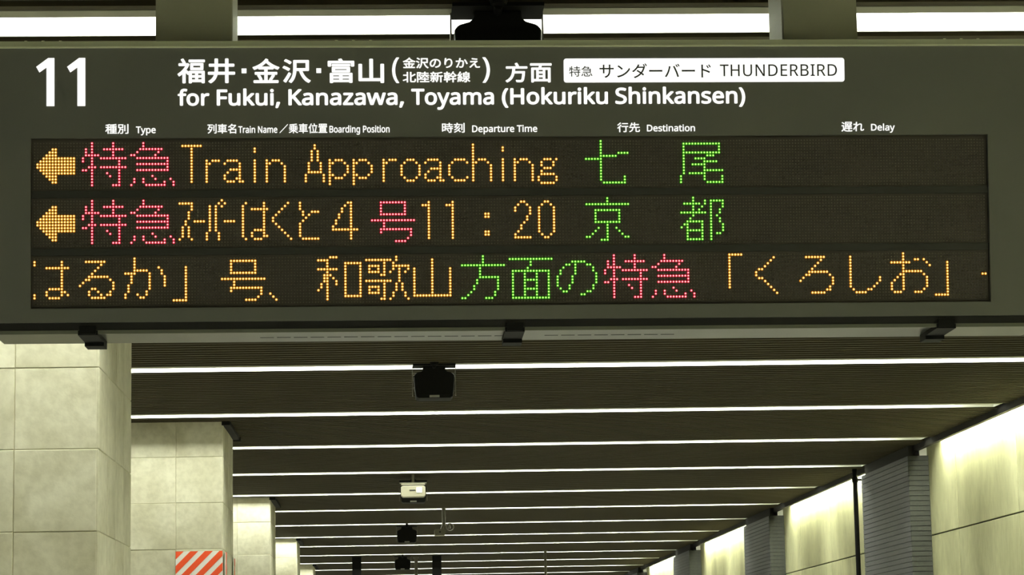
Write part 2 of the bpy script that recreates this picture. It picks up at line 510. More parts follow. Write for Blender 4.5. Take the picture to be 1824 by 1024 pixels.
# LED matrix -------------------------------------------------------------
def parse(rows):
    out = []
    for part in rows.split(';'):
        if not part.strip(): continue
        rr, cc = part.split(':')
        ra = rr.split('-'); r0 = int(ra[0]); r1 = int(ra[-1])
        cols = []
        for c in cc.split(','):
            a = c.split('-'); cols += list(range(int(a[0]), int(a[-1]) + 1))
        for r in range(r0, r1 + 1):
            out += [(c, r) for c in cols]
    return sorted(set(out))
TOKU = '0:3,10;1:3,10;2:1,3,7-13;3:1,3,10;4:1-5,10;5:0,3,6-14;6:0,3,12;7:3,12;8:2-4,6-14;9:0,1,3,12;10:3,8,12;11:3,9,12;12-13:3,12;14:3,10-12'
KYUU = '0-1:4;2:3-10;3:2,9;4:0,1,8;5:2-12;6:12;7:2-12;8:12;9:2-12;11:7;12:1,4,8,13;13:1,4,11,14;14:0,5-11,14'
ARROW = '2:6,7;3:5-7;4:4-7;5:3-13;6:2-13;7-8:1-13;9:2-13;10:3-13;11:4-7;12:5-7;13:6,7'
GOU = '1:3-11;2-4:3,11;5:3-11;7:0-14;8-9:4;10:3-13;11:3,13;12:13;13:12;14:8-11'
LR = '6:0,2-4;7:0,1;8-13:0'
LA = '6:1-4;7:0,5;8:5;9:2-5;10:1,5;11:0,5;12:0,4,5;13:1-3,5,6'
LI = '2-3:0;6-13:0'
LN = '6:0,2-4;7:0,1,5;8-13:0,6'
LP = '6:0,2-4;7:0,1,5;8-10:0,6;11:0,1,5;12:0,2-4;13-14:0'
HAKA_RU = '1:2-8;2:7;3:6;4:5;5:4;6:3-9;7:2,3,10;8:1,11;9:0,11;10:4,5,11;11:3,6,10;12:3,7,9,10;13:4-8'
ROWS = [[
    (0, 'a', 'led_arrow', ARROW), (16, 'r', '', TOKU), (32, 'r', '', KYUU),
    (49, 'a', '', '1:0-6;2-13:3'), (57, 'a', '', LR), (63, 'a', '', LA), (73, 'a', '', LI), (77, 'a', '', LN),
    (90, 'a', '', '1-2:3;3-6:2,4;7-9:1,5;10:1-5;11-13:0,6'), (98, 'a', '', LP), (106, 'a', '', LP), (116, 'a', '', LR),
    (122, 'a', '', '6:2-4;7:1,5;8-11:0,6;12:1,5;13:2-4'), (130, 'a', '', LA), (138, 'a', '', '6:2-5;7:1,6;8-11:0;12:1,6;13:2-5'),
    (146, 'a', '', '1-5:0;6:0,2-4;7:0,1,5;8-13:0,6'), (156, 'a', '', LI), (160, 'a', '', LN),
    (168, 'a', '', '6:2-4,6;7-8:1,5;9:2-4;10:1;11:1-5;12-13:0,6;14:1-5'),
    (184, 'g', '', '0-3:5;4:5,11-14;5:5-10;6:0-5;7-13:5;12-13:13;14:6-13'),
    (216, 'g', '', '1:1-13;2-3:1,13;4:1-13;5:1,9-11;6:1,5-8;7:1,8-12;8:1,4-8;9:1,8;10:1,8-14;11:1,3-8;12-13:0,8,14;14:0,9-14'),
], [
    (0, 'a', 'led_arrow', ARROW), (16, 'r', '', TOKU), (32, 'r', '', KYUU),
    (48, 'a', '', '1:0-4;2-3:4;4-6:3;7-8:2;9-12:1,3;13:0,4'), (53, 'a', '', '7:0-3'),
    (57, 'a', '', '0:5;1:4,6;2:1,3,5;3-10:1,3;11-13:0,4'), (63, 'a', '', '7:0-3'),
    (69, 'a', '', '1:1,7;2:0,7;3:0,3-8;4-9:0,7;10:0,4-7;11:0,3,7;12:0,3,7,8;13:1,4-6'),
    (79, 'a', '', '1:5;2:4;3:3;4:2;5:1;6-7:0;8:1;9:2;10:3;11:4;12:5;13:6'),
    (88, 'a', '', '1-3:0;4:1,4-6;5:1,3;6:2;7:1;8-12:0;13:1-6'),
    (99, 'a', '', '1:5,6;2:4,6;3-4:3,6;5-6:2,6;7-8:1,6;9:0,6;10:0-8;11-13:6'),
    (112, 'r', '', GOU), (129, 'a', '', '1:2;2:0-2;3-13:2'), (137, 'a', '', '1:2;2:0-2;3-13:2'),
    (150, 'a', '', '5-6:0,1;11-12:0,1'),
    (160, 'a', '', '1:2,3;2:1,4;3:0,5;4:0,5;5:5;6-7:4;8:3;9-10:2;11:1;12:0;13:0-5'),
    (168, 'a', '', '1:2,3;2:1,4;3-11:0,5;12:1,4;13:2,3'),
    (184, 'g', '', '0-1:7;2:0-14;4:3-11;5-7:3,11;8:3-11;9:7;10:4,7,10;11:3,7,11;12:2,7,12;13:0,1,7,13,14;14:5-7'),
    (216, 'g', '', '0:4;1:4,8,10-14;2:1-6,8,10,14;3:4,7,10,14;4:4,6,10,13;5:0-8,10,13;6:4,10,12;7:3,10,13;8:2-7,10,13;9:1,2,7,10,14;10:0,2,7,10,14;11:2-7,10,14;12:2,7,10,12,13;13:2,7,10;14:2-7,10'),
], [
    (0, 'a', '', '1-2:0;3:4-11;1-2:9;4-9:9;10:5-9;11:4,9,10;12:0,4,9,11;13:0,5-8'),
    (15, 'a', '', HAKA_RU),
    (30, 'a', '', '0-3:3;3:11;4:3-7,12;5:0-3,8,12;6:2,8,13;7-8:2,8,13;9:1,8,13;10:1,8;11:1,7;12:0,4,7;13:0,5,6'),
    (46, 'a', '', '3-13:4;14:0-4'), (62, 'a', '', GOU), (78, 'a', '', '12:0;13:1;14:2'),
    (94, 'a', '', '0:4-6;1:0-3;2:3,9-14;3:3,9,14;4:0-6,9,14;5:3,9,14;6:2-4,9,14;7:2,3,5,9,14;8:2,3,6,9,14;9:1,3,6,9,14;10:1,3,9,14;11:0,3,9,14;12:3,9,14;13:3,9-14;14:3'),
    (110, 'a', '', '0:10;1:0-8,10;2:6,9;3:1-4,6,9-14;4:1,4,6,9,11,14;5:1-4,6,8,11,13;6:5,6,11;7:11;8:0-8,11;9:6,10,12;10:1-4,6,10,12;11:1,4,6,10,12;12:1-4,6,9,13;13:6,9,13;14:5,6,8,14'),
    (126, 'a', '', '1-3:6;4-12:0,6,12;13:0-12'),
    (142, 'g', '', '0-2:7;3:0-14;4-6:6;7:6-12;8-9:5,12;10-11:4,12;12:3,11;13:2,11;14:0,1,8-10'),
    (158, 'g', '', '1:0-14;2-3:7;4:6;5:1-13;6-7:1,5,9,13;8:1,5-9,13;9-10:1,5,9,13;11:1,5-9,13;12-13:1,5,9,13;14:1-13'),
    (174, 'g', '', '2:5-9;3:3,4,6,10,11;4:2,6,12;5:1,6,12;6:1,6,13;7:0,5,13;8:0,5,13;9:0,5,13;10:0,4,12;11:1,4,12;12:2,3,10,11;13:8,9'),
    (190, 'r', '', TOKU), (206, 'r', '', KYUU),
    (232, 'a', '', '0:0-4;1-11:0'),
    (241, 'a', '', '1:6;2:5;3:4;4:3;5:1,2;6-7:0;8:1,2;9:3;10:4;11:5;12:6;13:7'),
    (256, 'a', '', '1:2-8;2:7;3:6;4:5;5:4;6:3-9;7:2,3,10;8:1,11;9:0,11;10:11;11:10;12:9,10;13:4-8'),
    (273, 'a', '', '1-11:0;12:1,6,7;13:2-5;8-9:10;10:9;11:8'),
    (287, 'a', '', '0-1:4;2:4,8,9,11;3:0-6,12;4:4,13;5:4;6:4-10;7:3,4,11;8:2,4,12;9:1,4,12;10:0,4,12;11:0,4,12;12:0,4,11;13:1-3,8-10'),
    (302, 'a', '', '3-13:4;14:0-4'), (318, 'a', '', '7:0,1'),
]]
N8 = [(math.cos(math.pi / 4 * i + math.pi / 8), math.sin(math.pi / 4 * i + math.pi / 8)) for i in range(8)]
N6 = [(math.cos(math.pi / 3 * i), math.sin(math.pi / 3 * i)) for i in range(6)]
names = ['upper', 'middle', 'lower']
for ri, row in enumerate(ROWS):
    pr = MB(); pr.box(-0.0075, 2.5595, -0.0005, 0.0045, -0.1265 , 0.0075)
    panel = pr.build('led_panel', M['led_bg'], B)
    panel.location = (0, 0, -S * ri)
    panel['label'] = '%s LED row of the departure board' % names[ri]
    lit = set()
    for base, c, nm, rows in row:
        dots = [(base + x, r) for x, r in parse(rows) if (base + x, r) not in lit]
        lit |= set(dots)
        q = MB()
        for x, r in dots:
            cx, cz = x * P, -r * P
            rc, rr = 0.0021, 0.0040
            k = len(q.v)
            q.v += [(cx + a * rr, -0.0008, cz + d * rr) for a, d in N8] + [(cx + a * rc, -0.0030, cz + d * rc) for a, d in N8] + [(cx, -0.0036, cz)]
            for i in range(8):
                j = (i + 1) % 8
                q.f.append((k + i, k + j, k + 8 + j, k + 8 + i)); q.mi.append(1)
                q.f.append((k + 8 + i, k + 8 + j, k + 16)); q.mi.append(0)
        o = q.build(nm or 'led_character', [M['core_' + c], M['rim_' + c]], panel)
        o['label'] = {'a': 'amber', 'r': 'red', 'g': 'green'}[c] + (' lit LED arrow pointing left' if nm else ' lit LED character')
    q = MB()
    for c in range(320):
        for r in range(16):
            if (c, r) in lit: continue
            cx, cz = c * P, -r * P
            k = len(q.v)
            q.v += [(cx + a * 0.0021, -0.0008, cz + d * 0.0021) for a, d in N6] + [(cx, -0.0022, cz)]
            for i in range(6):
                q.f.append((k + i, k + (i + 1) % 6, k + 6)); q.mi.append(0)
    o = q.build('unlit_leds', M['led_off'], panel); tag(o, kind='stuff')

# lettering ---------------------------------------------------------------
TY = FY - 0.0015
def text_mesh(body, offset=0.0, spacing=1.0):
    """mesh of a line of text, made bolder by laying shifted copies over each other"""
    me = text_mesh_plain(body, spacing)
    if offset <= 0: return me
    n = len(me.vertices); co = [v.co.copy() for v in me.vertices]; fs = [tuple(p.vertices) for p in me.polygons]
    V = []; F = []
    for k in range(9):
        a = 2 * math.pi * k / 8
        dx, dy = (0, 0) if k == 8 else (offset * math.cos(a), offset * math.sin(a))
        V += [(c.x + dx, c.y + dy, k * 1e-5) for c in co]; F += [tuple(i + k * n for i in f) for f in fs]
    bpy.data.meshes.remove(me)
    me = bpy.data.meshes.new('lettering'); me.from_pydata(V, [], F)
    return me
GLYPHS = {  # advance, outline points (x, y, ...), triangles; thousandths of an em
    ' ': (209, [], []),
    '(': (241, [32,220,33,263,38,306,45,348,54,389,67,429,83,468,103,504,125,540,150,573,217,573,182,521,154,465,132,407,116,346,107,284,103,221,105,179,109,139,116,98,126,58,139,19,154,-20,172,-57,192,-92,216,-127,150,-127,125,-94,103,-60,83,-24,67,14,54,53,45,94,38,135,33,177], [8,10,9,8,11,10,7,11,8,7,12,11,6,12,7,5,12,6,5,13,12,4,13,5,4,14,13,3,14,4,2,14,3,2,15,14,1,15,2,1,16,15,0,16,1,0,17,16,34,17,0,34,18,17,33,18,34,33,19,18,32,19,33,32,20,19,31,20,32,31,21,20,30,21,31,30,22,21,29,22,30,29,23,22,28,23,29,28,24,23,27,24,28,27,25,24,26,25,27]),
    ')': (241, [209,220,207,177,203,135,196,94,186,53,173,14,158,-24,139,-60,116,-94,91,-127,25,-127,48,-92,69,-57,87,-20,102,19,114,58,124,98,131,139,136,179,137,221,136,263,131,304,124,346,114,386,102,426,87,465,69,503,48,539,24,573,91,573,116,540,139,504,158,468,173,429,186,389,196,348,203,306,207,263], [27,29,28,27,30,29,27,31,30,26,31,27,26,32,31,25,32,26,25,33,32,24,33,25,24,34,33,23,34,24,23,35,34,22,35,23,22,36,35,21,36,22,21,37,36,20,37,21,20,0,37,19,0,20,18,0,19,18,1,0,17,1,18,17,2,1,16,2,17,16,3,2,15,3,16,15,4,3,14,4,15,14,5,4,13,5,14,13,6,5,12,6,13,12,7,6,11,7,12,11,8,7,10,8,11,10,9,8]),
    ',': (215, [154,84,149,65,143,45,136,23,128,1,120,-20,111,-42,102,-63,94,-84,85,-103,33,-103,38,-83,43,-61,49,-38,53,-15,58,8,63,31,67,53,70,74,73,93,148,93], [18,20,19,18,0,20,18,1,0,17,1,18,17,2,1,16,2,17,16,3,2,15,3,16,15,4,3,14,4,15,14,5,4,13,5,14,13,6,5,12,6,13,12,7,6,11,7,12,11,8,7,10,8,11,10,9,8]),
    'B': (521, [241,573,307,569,361,558,404,541,434,515,453,478,459,431,457,409,453,389,446,371,437,354,424,340,409,328,392,317,372,309,350,304,350,300,373,295,395,288,415,279,433,267,448,253,461,236,470,215,476,191,478,163,475,130,467,100,454,74,436,52,413,33,385,19,354,8,318,2,279,0,78,0,78,573,256,329,300,331,334,339,357,352,372,371,381,394,384,423,380,451,369,474,351,490,324,502,289,509,245,511,150,511,150,329,150,269,150,61,265,61,311,64,346,74,371,91,388,112,398,138,401,168,399,188,395,205,388,221,377,235,362,247,344,256,321,263,293,267,260,269], [35,50,36,50,0,36,50,1,0,50,2,1,50,3,2,50,4,3,50,49,4,49,48,4,48,5,4,35,51,50,47,5,48,46,5,47,45,5,46,45,6,5,44,6,45,43,6,44,43,7,6,42,7,43,42,8,7,41,8,42,41,9,8,41,10,9,40,10,41,40,11,10,39,11,40,39,12,11,38,12,39,37,12,38,35,52,51,52,37,51,52,12,37,52,13,12,52,14,13,52,15,14,52,16,15,52,17,16,52,18,17,52,19,18,52,69,19,69,20,19,35,53,52,68,20,69,68,21,20,67,21,68,66,21,67,65,21,66,65,22,21,64,22,65,64,23,22,63,23,64,62,23,63,62,24,23,61,24,62,61,25,24,60,25,61,59,25,60,59,26,25,58,26,59,58,27,26,57,27,58,57,28,27,56,28,57,56,29,28,55,29,56,54,29,55,35,54,53,35,29,54,35,30,29,35,31,30,35,32,31,35,33,32,35,34,33]),
    'D': (585, [536,292,533,231,521,177,501,131,474,91,439,58,399,33,351,15,297,4,237,0,78,0,78,573,254,573,309,569,359,558,404,540,443,516,476,484,502,446,521,401,533,350,460,289,457,337,449,379,435,415,416,444,391,469,361,487,327,500,287,508,244,511,150,511,150,62,228,62,299,68,357,87,402,119,434,164,454,220], [10,31,11,31,12,11,31,13,12,31,14,13,31,15,14,31,16,15,31,30,16,30,29,16,29,17,16,10,32,31,28,17,29,27,17,28,26,17,27,26,18,17,25,18,26,25,19,18,24,19,25,23,19,24,23,20,19,22,20,23,22,0,20,21,0,22,21,1,0,38,1,21,38,2,1,37,2,38,37,3,2,36,3,37,36,4,3,35,4,36,35,5,4,34,5,35,33,5,34,10,33,32,10,5,33,10,6,5,10,7,6,10,8,7,10,9,8]),
    'E': (446, [398,0,78,0,78,573,398,573,398,509,150,509,150,330,383,330,383,268,150,268,150,63,398,63], [1,5,2,5,3,2,5,4,3,1,6,5,1,9,6,9,7,6,9,8,7,1,10,9,1,11,10,1,0,11]),
    'F': (416, [150,0,78,0,78,573,398,573,398,509,150,509,150,306,383,306,383,243,150,243], [1,5,2,5,3,2,5,4,3,1,6,5,1,9,6,9,7,6,9,8,7,1,0,9]),
    'H': (594, [516,0,443,0,443,267,150,267,150,0,78,0,78,573,150,573,150,330,443,330,443,573,516,573], [5,7,6,5,8,7,9,11,10,9,0,11,5,3,8,3,9,8,3,2,9,2,0,9,5,4,3,1,0,2]),
    'I': (272, [239,0,32,0,32,42,99,57,99,515,32,531,32,573,239,573,239,531,172,515,172,57,239,42], [5,7,6,5,8,7,4,8,5,4,9,8,3,9,4,3,10,9,2,10,3,2,11,10,1,11,2,1,0,11]),
    'K': (496, [496,0,411,0,209,273,150,222,150,0,78,0,78,573,150,573,150,290,166,308,182,327,199,345,215,363,232,381,249,399,403,573,488,573,261,323], [5,7,6,5,8,7,14,16,15,14,17,16,13,17,14,12,17,13,11,17,12,10,17,11,9,17,10,9,2,17,2,0,17,8,2,9,5,3,8,3,2,8,1,0,2,5,4,3]),
    'N': (609, [532,0,447,0,141,476,138,476,139,462,140,448,141,432,142,415,142,397,143,378,144,359,144,340,144,320,144,0,78,0,78,573,161,573,467,99,470,99,469,109,469,121,468,137,467,155,466,173,466,193,465,213,464,232,464,249,464,573,532,573], [14,3,15,3,16,15,3,2,16,2,17,16,27,29,28,27,0,29,14,4,3,1,17,2,14,5,4,14,6,5,14,7,6,14,8,7,14,9,8,14,10,9,14,11,10,14,12,11,14,13,12,26,0,27,25,0,26,24,0,25,23,0,24,22,0,23,21,0,22,20,0,21,19,0,20,18,0,19,1,18,17,1,0,18]),
    'P': (485, [229,573,297,568,352,553,393,528,421,495,439,454,444,404,443,381,439,358,433,336,423,316,411,296,395,278,375,262,351,249,324,238,292,230,256,225,216,223,150,223,150,0,78,0,78,573,223,511,150,511,150,285,208,285,242,286,272,290,298,296,320,306,338,318,352,334,362,352,368,375,370,401,366,435,354,462,334,484,306,499,269,508], [21,24,22,24,0,22,24,1,0,24,2,1,24,3,2,24,23,3,23,40,3,40,4,3,21,25,24,39,4,40,38,4,39,38,5,4,37,5,38,36,5,37,36,6,5,35,6,36,35,7,6,34,7,35,34,8,7,33,8,34,33,9,8,32,9,33,32,10,9,31,10,32,30,10,31,30,11,10,29,11,30,28,11,29,28,12,11,27,12,28,26,12,27,21,19,25,19,26,25,19,12,26,19,13,12,19,14,13,19,15,14,19,16,15,19,17,16,19,18,17,21,20,19]),
    'R': (499, [236,573,281,571,320,565,353,555,381,540,404,522,422,500,434,474,442,444,444,410,442,381,437,356,427,334,415,315,401,298,385,285,367,274,349,264,330,257,487,0,403,0,264,237,150,237,150,0,78,0,78,573,232,510,150,510,150,298,236,298,278,301,312,310,338,325,355,347,366,374,370,407,368,430,363,450,355,467,343,480,328,491,310,500,287,505,261,509], [24,27,25,27,0,25,27,1,0,27,2,1,27,3,2,27,4,3,27,5,4,27,26,5,26,43,5,43,6,5,24,28,27,42,6,43,41,6,42,41,7,6,40,7,41,39,7,40,38,7,39,38,8,7,37,8,38,36,8,37,36,9,8,35,9,36,35,10,9,34,10,35,34,11,10,33,11,34,33,12,11,32,12,33,32,13,12,31,13,32,31,14,13,30,14,31,29,14,30,29,15,14,24,22,28,22,29,28,22,15,29,22,16,15,22,17,16,22,18,17,22,21,18,21,19,18,24,23,22,20,19,21]),
    'S': (440, [403,153,400,121,392,92,378,66,359,44,335,26,307,11,274,1,238,-6,198,-8,177,-8,157,-7,137,-5,118,-2,100,1,83,4,68,9,54,14,41,19,41,88,62,80,86,72,113,65,142,59,171,56,201,55,228,56,252,60,273,66,290,74,305,85,316,98,324,113,329,129,330,147,329,164,325,180,318,194,308,207,295,218,277,230,255,241,228,253,196,265,172,274,151,284,131,294,114,305,98,317,85,330,74,344,65,359,57,375,52,393,49,413,48,435,51,464,58,490,71,513,89,533,110,550,136,563,165,573,197,579,231,581,262,580,290,577,318,572,343,565,367,558,389,549,366,487,346,495,325,502,302,508,278,513,254,516,229,517,207,516,187,513,169,507,155,499,142,489,133,478,126,464,122,450,121,434,122,416,126,400,133,386,143,373,156,362,172,351,193,341,217,330,246,318,278,306,307,293,332,279,353,264,371,247,385,228,395,206,401,181], [63,65,64,63,66,65,62,66,63,62,67,66,61,67,62,61,68,67,61,69,68,60,69,61,60,70,69,59,70,60,59,76,70,76,75,70,75,74,70,74,73,70,73,72,70,72,71,70,58,77,59,77,76,59,58,78,77,58,79,78,57,79,58,57,80,79,57,81,80,57,82,81,56,82,57,56,83,82,56,84,83,56,85,84,55,85,56,55,86,85,54,86,55,54,87,86,54,88,87,53,88,54,53,89,88,52,89,53,52,90,89,51,90,52,51,91,90,51,92,91,50,92,51,50,93,92,49,93,50,49,94,93,49,95,94,48,95,49,48,96,95,47,96,48,47,97,96,46,97,47,45,97,46,45,98,97,44,98,45,44,99,98,43,99,44,42,99,43,42,100,99,41,100,42,41,101,100,40,101,41,39,101,40,39,102,101,38,102,39,37,102,38,37,103,102,36,103,37,36,0,103,35,0,36,34,0,35,34,1,0,33,1,34,32,1,33,32,2,1,31,2,32,30,2,31,30,3,2,18,20,19,29,3,30,18,21,20,28,3,29,18,22,21,28,4,3,27,4,28,18,23,22,26,4,27,18,24,23,25,4,26,18,25,24,18,4,25,18,5,4,18,6,5,17,6,18,16,6,17,16,7,6,15,7,16,14,7,15,13,7,14,13,8,7,12,8,13,11,8,12,11,9,8,10,9,11]),
    'T': (446, [259,0,187,0,187,509,8,509,8,573,437,573,437,509,259,509], [3,5,4,3,6,5,2,6,3,1,7,2,7,6,2,1,0,7]),
    'U': (586, [513,202,511,164,503,128,489,95,470,65,446,40,416,20,380,4,338,-5,290,-8,225,-2,171,18,128,50,97,93,78,144,72,204,72,573,144,573,144,201,148,158,161,122,182,93,211,72,248,59,294,55,327,57,355,63,379,73,399,88,415,105,427,126,435,149,440,174,442,202,442,573,513,573], [15,17,16,15,18,17,33,35,34,33,0,35,14,18,15,32,0,33,32,1,0,14,19,18,31,1,32,31,2,1,14,20,19,30,2,31,13,20,14,30,3,2,29,3,30,13,21,20,28,3,29,28,4,3,12,21,13,12,22,21,27,4,28,26,4,27,12,23,22,26,5,4,25,5,26,12,24,23,24,5,25,12,5,24,11,5,12,11,6,5,11,7,6,10,7,11,10,8,7,9,8,10]),
    'a': (450, [231,437,279,433,318,422,347,403,368,375,381,338,385,293,385,0,334,0,320,61,317,61,304,46,292,33,279,22,265,13,250,5,234,-1,216,-5,195,-7,172,-8,148,-7,124,-2,103,6,84,16,68,30,55,48,45,68,39,92,37,119,43,159,59,192,87,219,127,238,179,251,243,257,316,259,316,285,313,317,306,342,293,359,275,371,253,378,227,380,205,379,183,376,163,370,143,363,124,355,106,347,84,400,104,410,126,419,151,426,177,432,204,436,252,208,204,203,167,195,141,182,124,165,113,144,110,119,112,97,120,79,132,66,148,56,167,51,188,49,223,52,253,62,279,79,299,103,311,134,315,172,315,210], [54,1,0,53,1,54,53,2,1,52,2,53,51,2,52,51,3,2,50,3,51,49,3,50,49,4,3,48,47,49,47,46,49,46,45,49,45,44,49,44,43,49,43,42,49,42,4,49,41,4,42,40,4,41,40,5,4,39,5,40,38,5,39,37,5,38,37,6,5,36,6,37,36,7,6,35,7,36,34,74,35,74,7,35,33,74,34,32,74,33,31,74,32,30,55,31,55,74,31,73,7,74,30,56,55,30,57,56,30,58,57,29,58,30,29,59,58,72,7,73,29,60,59,28,60,29,28,61,60,71,7,72,27,61,28,27,62,61,70,9,71,9,7,71,27,63,62,26,63,27,26,64,63,69,9,70,25,64,26,25,65,64,68,10,69,10,9,69,68,11,10,8,7,9,25,66,65,67,11,68,25,67,66,25,11,67,24,11,25,24,12,11,24,13,12,23,13,24,23,14,13,22,14,23,22,15,14,21,15,22,21,16,15,21,17,16,20,17,21,20,18,17,19,18,20]),
    'd': (493, [221,-8,171,-2,128,17,92,48,65,91,49,146,44,214,49,282,66,338,93,381,128,413,171,432,221,438,243,437,262,434,280,429,296,423,310,416,323,407,335,397,345,386,354,374,359,374,359,383,358,393,356,405,355,418,355,429,354,438,354,609,425,609,425,0,368,0,358,58,354,58,345,46,335,35,323,24,310,15,296,7,279,1,262,-4,242,-7,232,51,273,55,305,67,328,88,343,117,352,154,355,200,355,213,352,263,343,304,329,336,306,360,274,375,231,379,196,374,168,359,146,334,130,300,120,260,117,213,120,165,130,125,146,93,168,69,197,55], [28,30,29,28,31,30,11,13,12,27,31,28,11,14,13,11,15,14,10,15,11,10,16,15,26,31,27,10,17,16,25,31,26,10,18,17,9,18,10,9,19,18,24,31,25,9,20,19,23,31,24,9,56,20,56,21,20,22,31,23,8,57,9,57,56,9,55,21,56,54,21,55,54,22,21,54,53,22,53,52,22,52,31,22,8,58,57,8,59,58,7,59,8,7,60,59,51,31,52,7,61,60,6,61,7,50,31,51,6,62,61,5,62,6,49,31,50,5,63,62,48,31,49,5,64,63,47,31,48,4,64,5,4,65,64,46,31,47,4,66,65,3,66,4,45,33,46,33,31,46,3,67,66,44,34,45,34,33,45,44,35,34,32,31,33,3,43,67,43,35,44,3,35,43,2,35,3,2,36,35,2,37,36,2,38,37,1,38,2,1,39,38,1,40,39,1,41,40,0,41,1,0,42,41]),
    'e': (452, [234,438,269,435,301,427,329,414,354,396,374,373,390,346,402,315,409,281,411,244,411,201,117,201,122,157,134,119,154,90,181,69,215,56,254,52,280,53,305,56,327,60,348,66,370,73,392,82,392,20,370,11,349,4,327,-1,304,-5,279,-7,251,-8,212,-5,176,3,143,17,114,36,90,61,70,91,56,126,47,167,44,212,47,257,55,297,68,333,86,364,108,390,134,411,164,426,198,435,233,380,202,377,175,366,154,348,137,323,125,293,119,257,338,257,336,281,333,302,326,322,318,338,306,353,292,364,276,373,256,378], [47,1,0,47,2,1,46,2,47,46,3,2,45,3,46,45,4,3,44,4,45,44,5,4,43,48,44,48,5,44,43,49,48,63,5,48,62,5,63,43,50,49,61,5,62,61,6,5,43,51,50,60,6,61,42,51,43,59,6,60,42,52,51,59,7,6,58,7,59,41,52,42,41,53,52,57,7,58,57,8,7,56,8,57,40,53,41,40,54,53,56,9,8,55,9,56,40,55,54,40,9,55,39,9,40,39,10,9,38,11,39,11,10,39,38,12,11,37,12,38,37,13,12,36,13,37,36,14,13,35,14,36,35,15,14,22,24,23,21,24,22,35,16,15,20,24,21,34,16,35,19,24,20,34,17,16,18,24,19,17,24,18,34,24,17,33,24,34,33,25,24,32,25,33,32,26,25,32,27,26,31,27,32,31,28,27,31,29,28,30,29,31]),
    'f': (276, [266,375,158,375,158,0,87,0,87,375,12,375,12,408,87,432,87,457,89,492,95,522,104,547,116,568,132,585,152,597,174,606,199,612,227,613,244,613,259,612,274,609,287,606,300,603,310,599,292,544,283,546,273,549,262,552,251,554,239,555,228,556,206,553,189,545,175,532,166,513,160,489,158,458,158,430,266,430], [16,18,17,16,19,18,15,19,16,15,20,19,15,21,20,14,21,15,14,22,21,14,23,22,14,24,23,13,26,14,26,25,14,25,24,14,12,29,13,29,28,13,28,27,13,27,26,13,11,30,12,30,29,12,11,31,30,11,32,31,10,32,11,10,33,32,10,34,33,9,34,10,9,35,34,8,35,9,8,36,35,8,37,36,7,37,8,6,37,7,6,38,37,6,0,38,5,0,6,4,0,5,3,1,4,1,0,4,3,2,1]),
    'g': (493, [221,438,248,436,273,431,297,422,319,409,338,393,355,373,359,373,369,430,425,430,425,-7,423,-46,416,-80,404,-109,388,-135,367,-155,341,-172,310,-183,274,-190,233,-192,202,-192,174,-189,147,-186,122,-180,99,-174,78,-165,78,-100,99,-110,123,-118,149,-125,177,-130,206,-133,237,-134,271,-130,300,-119,324,-101,341,-77,352,-48,355,-13,355,4,355,11,356,21,356,32,357,43,357,51,358,57,354,57,338,37,320,21,299,8,275,-1,250,-6,221,-8,170,-2,126,18,91,51,65,95,49,149,44,214,49,278,65,332,91,377,126,411,169,431,230,379,207,376,187,370,169,359,153,344,140,326,130,303,123,277,119,247,117,213,120,165,130,124,146,92,169,68,197,54,232,50,253,51,271,53,288,58,303,65,315,74,326,85,336,98,343,113,349,131,353,151,355,173,356,197,356,214,355,251,350,282,343,309,332,331,319,348,302,362,281,371,257,377], [63,1,0,63,2,1,62,2,63,62,3,2,7,9,8,7,10,9,62,4,3,61,4,62,61,5,4,61,64,5,64,6,5,61,65,64,100,6,64,60,65,61,99,6,100,60,66,65,99,7,6,99,98,7,98,97,7,97,96,7,96,95,7,95,94,7,94,10,7,60,67,66,60,68,67,60,69,68,59,69,60,59,70,69,59,71,70,93,10,94,58,71,59,58,72,71,92,10,93,58,73,72,57,73,58,91,10,92,57,74,73,90,10,91,89,10,90,57,75,74,88,10,89,56,75,57,87,10,88,56,76,75,86,10,87,85,45,86,45,10,86,55,76,56,55,77,76,84,45,85,83,45,84,55,78,77,82,45,83,81,46,82,46,45,82,81,47,46,44,10,45,55,79,78,80,47,81,43,10,44,79,47,80,54,79,55,54,47,79,42,10,43,54,48,47,41,10,42,54,49,48,40,10,41,53,49,54,39,10,40,53,50,49,38,10,39,53,51,50,52,51,53,38,11,10,37,11,38,37,12,11,36,12,37,35,12,36,35,13,12,25,27,26,34,13,35,34,14,13,25,28,27,25,29,28,33,14,34,25,30,29,25,31,30,32,14,33,25,32,31,25,14,32,25,15,14,25,16,15,24,16,25,24,17,16,23,17,24,22,17,23,22,18,17,21,18,22,20,18,21,20,19,18]),
    'h': (496, [139,431,139,420,138,410,138,399,137,389,136,379,135,370,140,370,149,385,161,397,174,407,188,416,204,424,221,429,238,434,255,436,273,437,306,435,335,430,360,421,382,408,399,391,413,370,423,344,429,314,431,280,431,0,361,0,361,275,358,307,351,333,338,353,319,367,295,376,265,379,235,377,210,370,189,360,173,347,160,329,150,308,144,283,140,254,139,222,139,0,68,0,68,609,139,609], [45,47,46,45,0,47,15,17,16,14,17,15,14,18,17,13,18,14,45,1,0,13,19,18,12,19,13,11,19,12,11,20,19,45,2,1,10,20,11,45,3,2,10,21,20,9,21,10,45,4,3,8,21,9,8,34,21,34,22,21,45,5,4,7,34,8,45,6,5,7,35,34,33,22,34,7,36,35,32,22,33,45,7,6,45,40,7,40,39,7,39,38,7,38,37,7,37,36,7,32,23,22,31,23,32,30,23,31,30,24,23,29,24,30,29,25,24,45,41,40,28,25,29,45,42,41,28,26,25,27,26,28,45,43,42,45,44,43]),
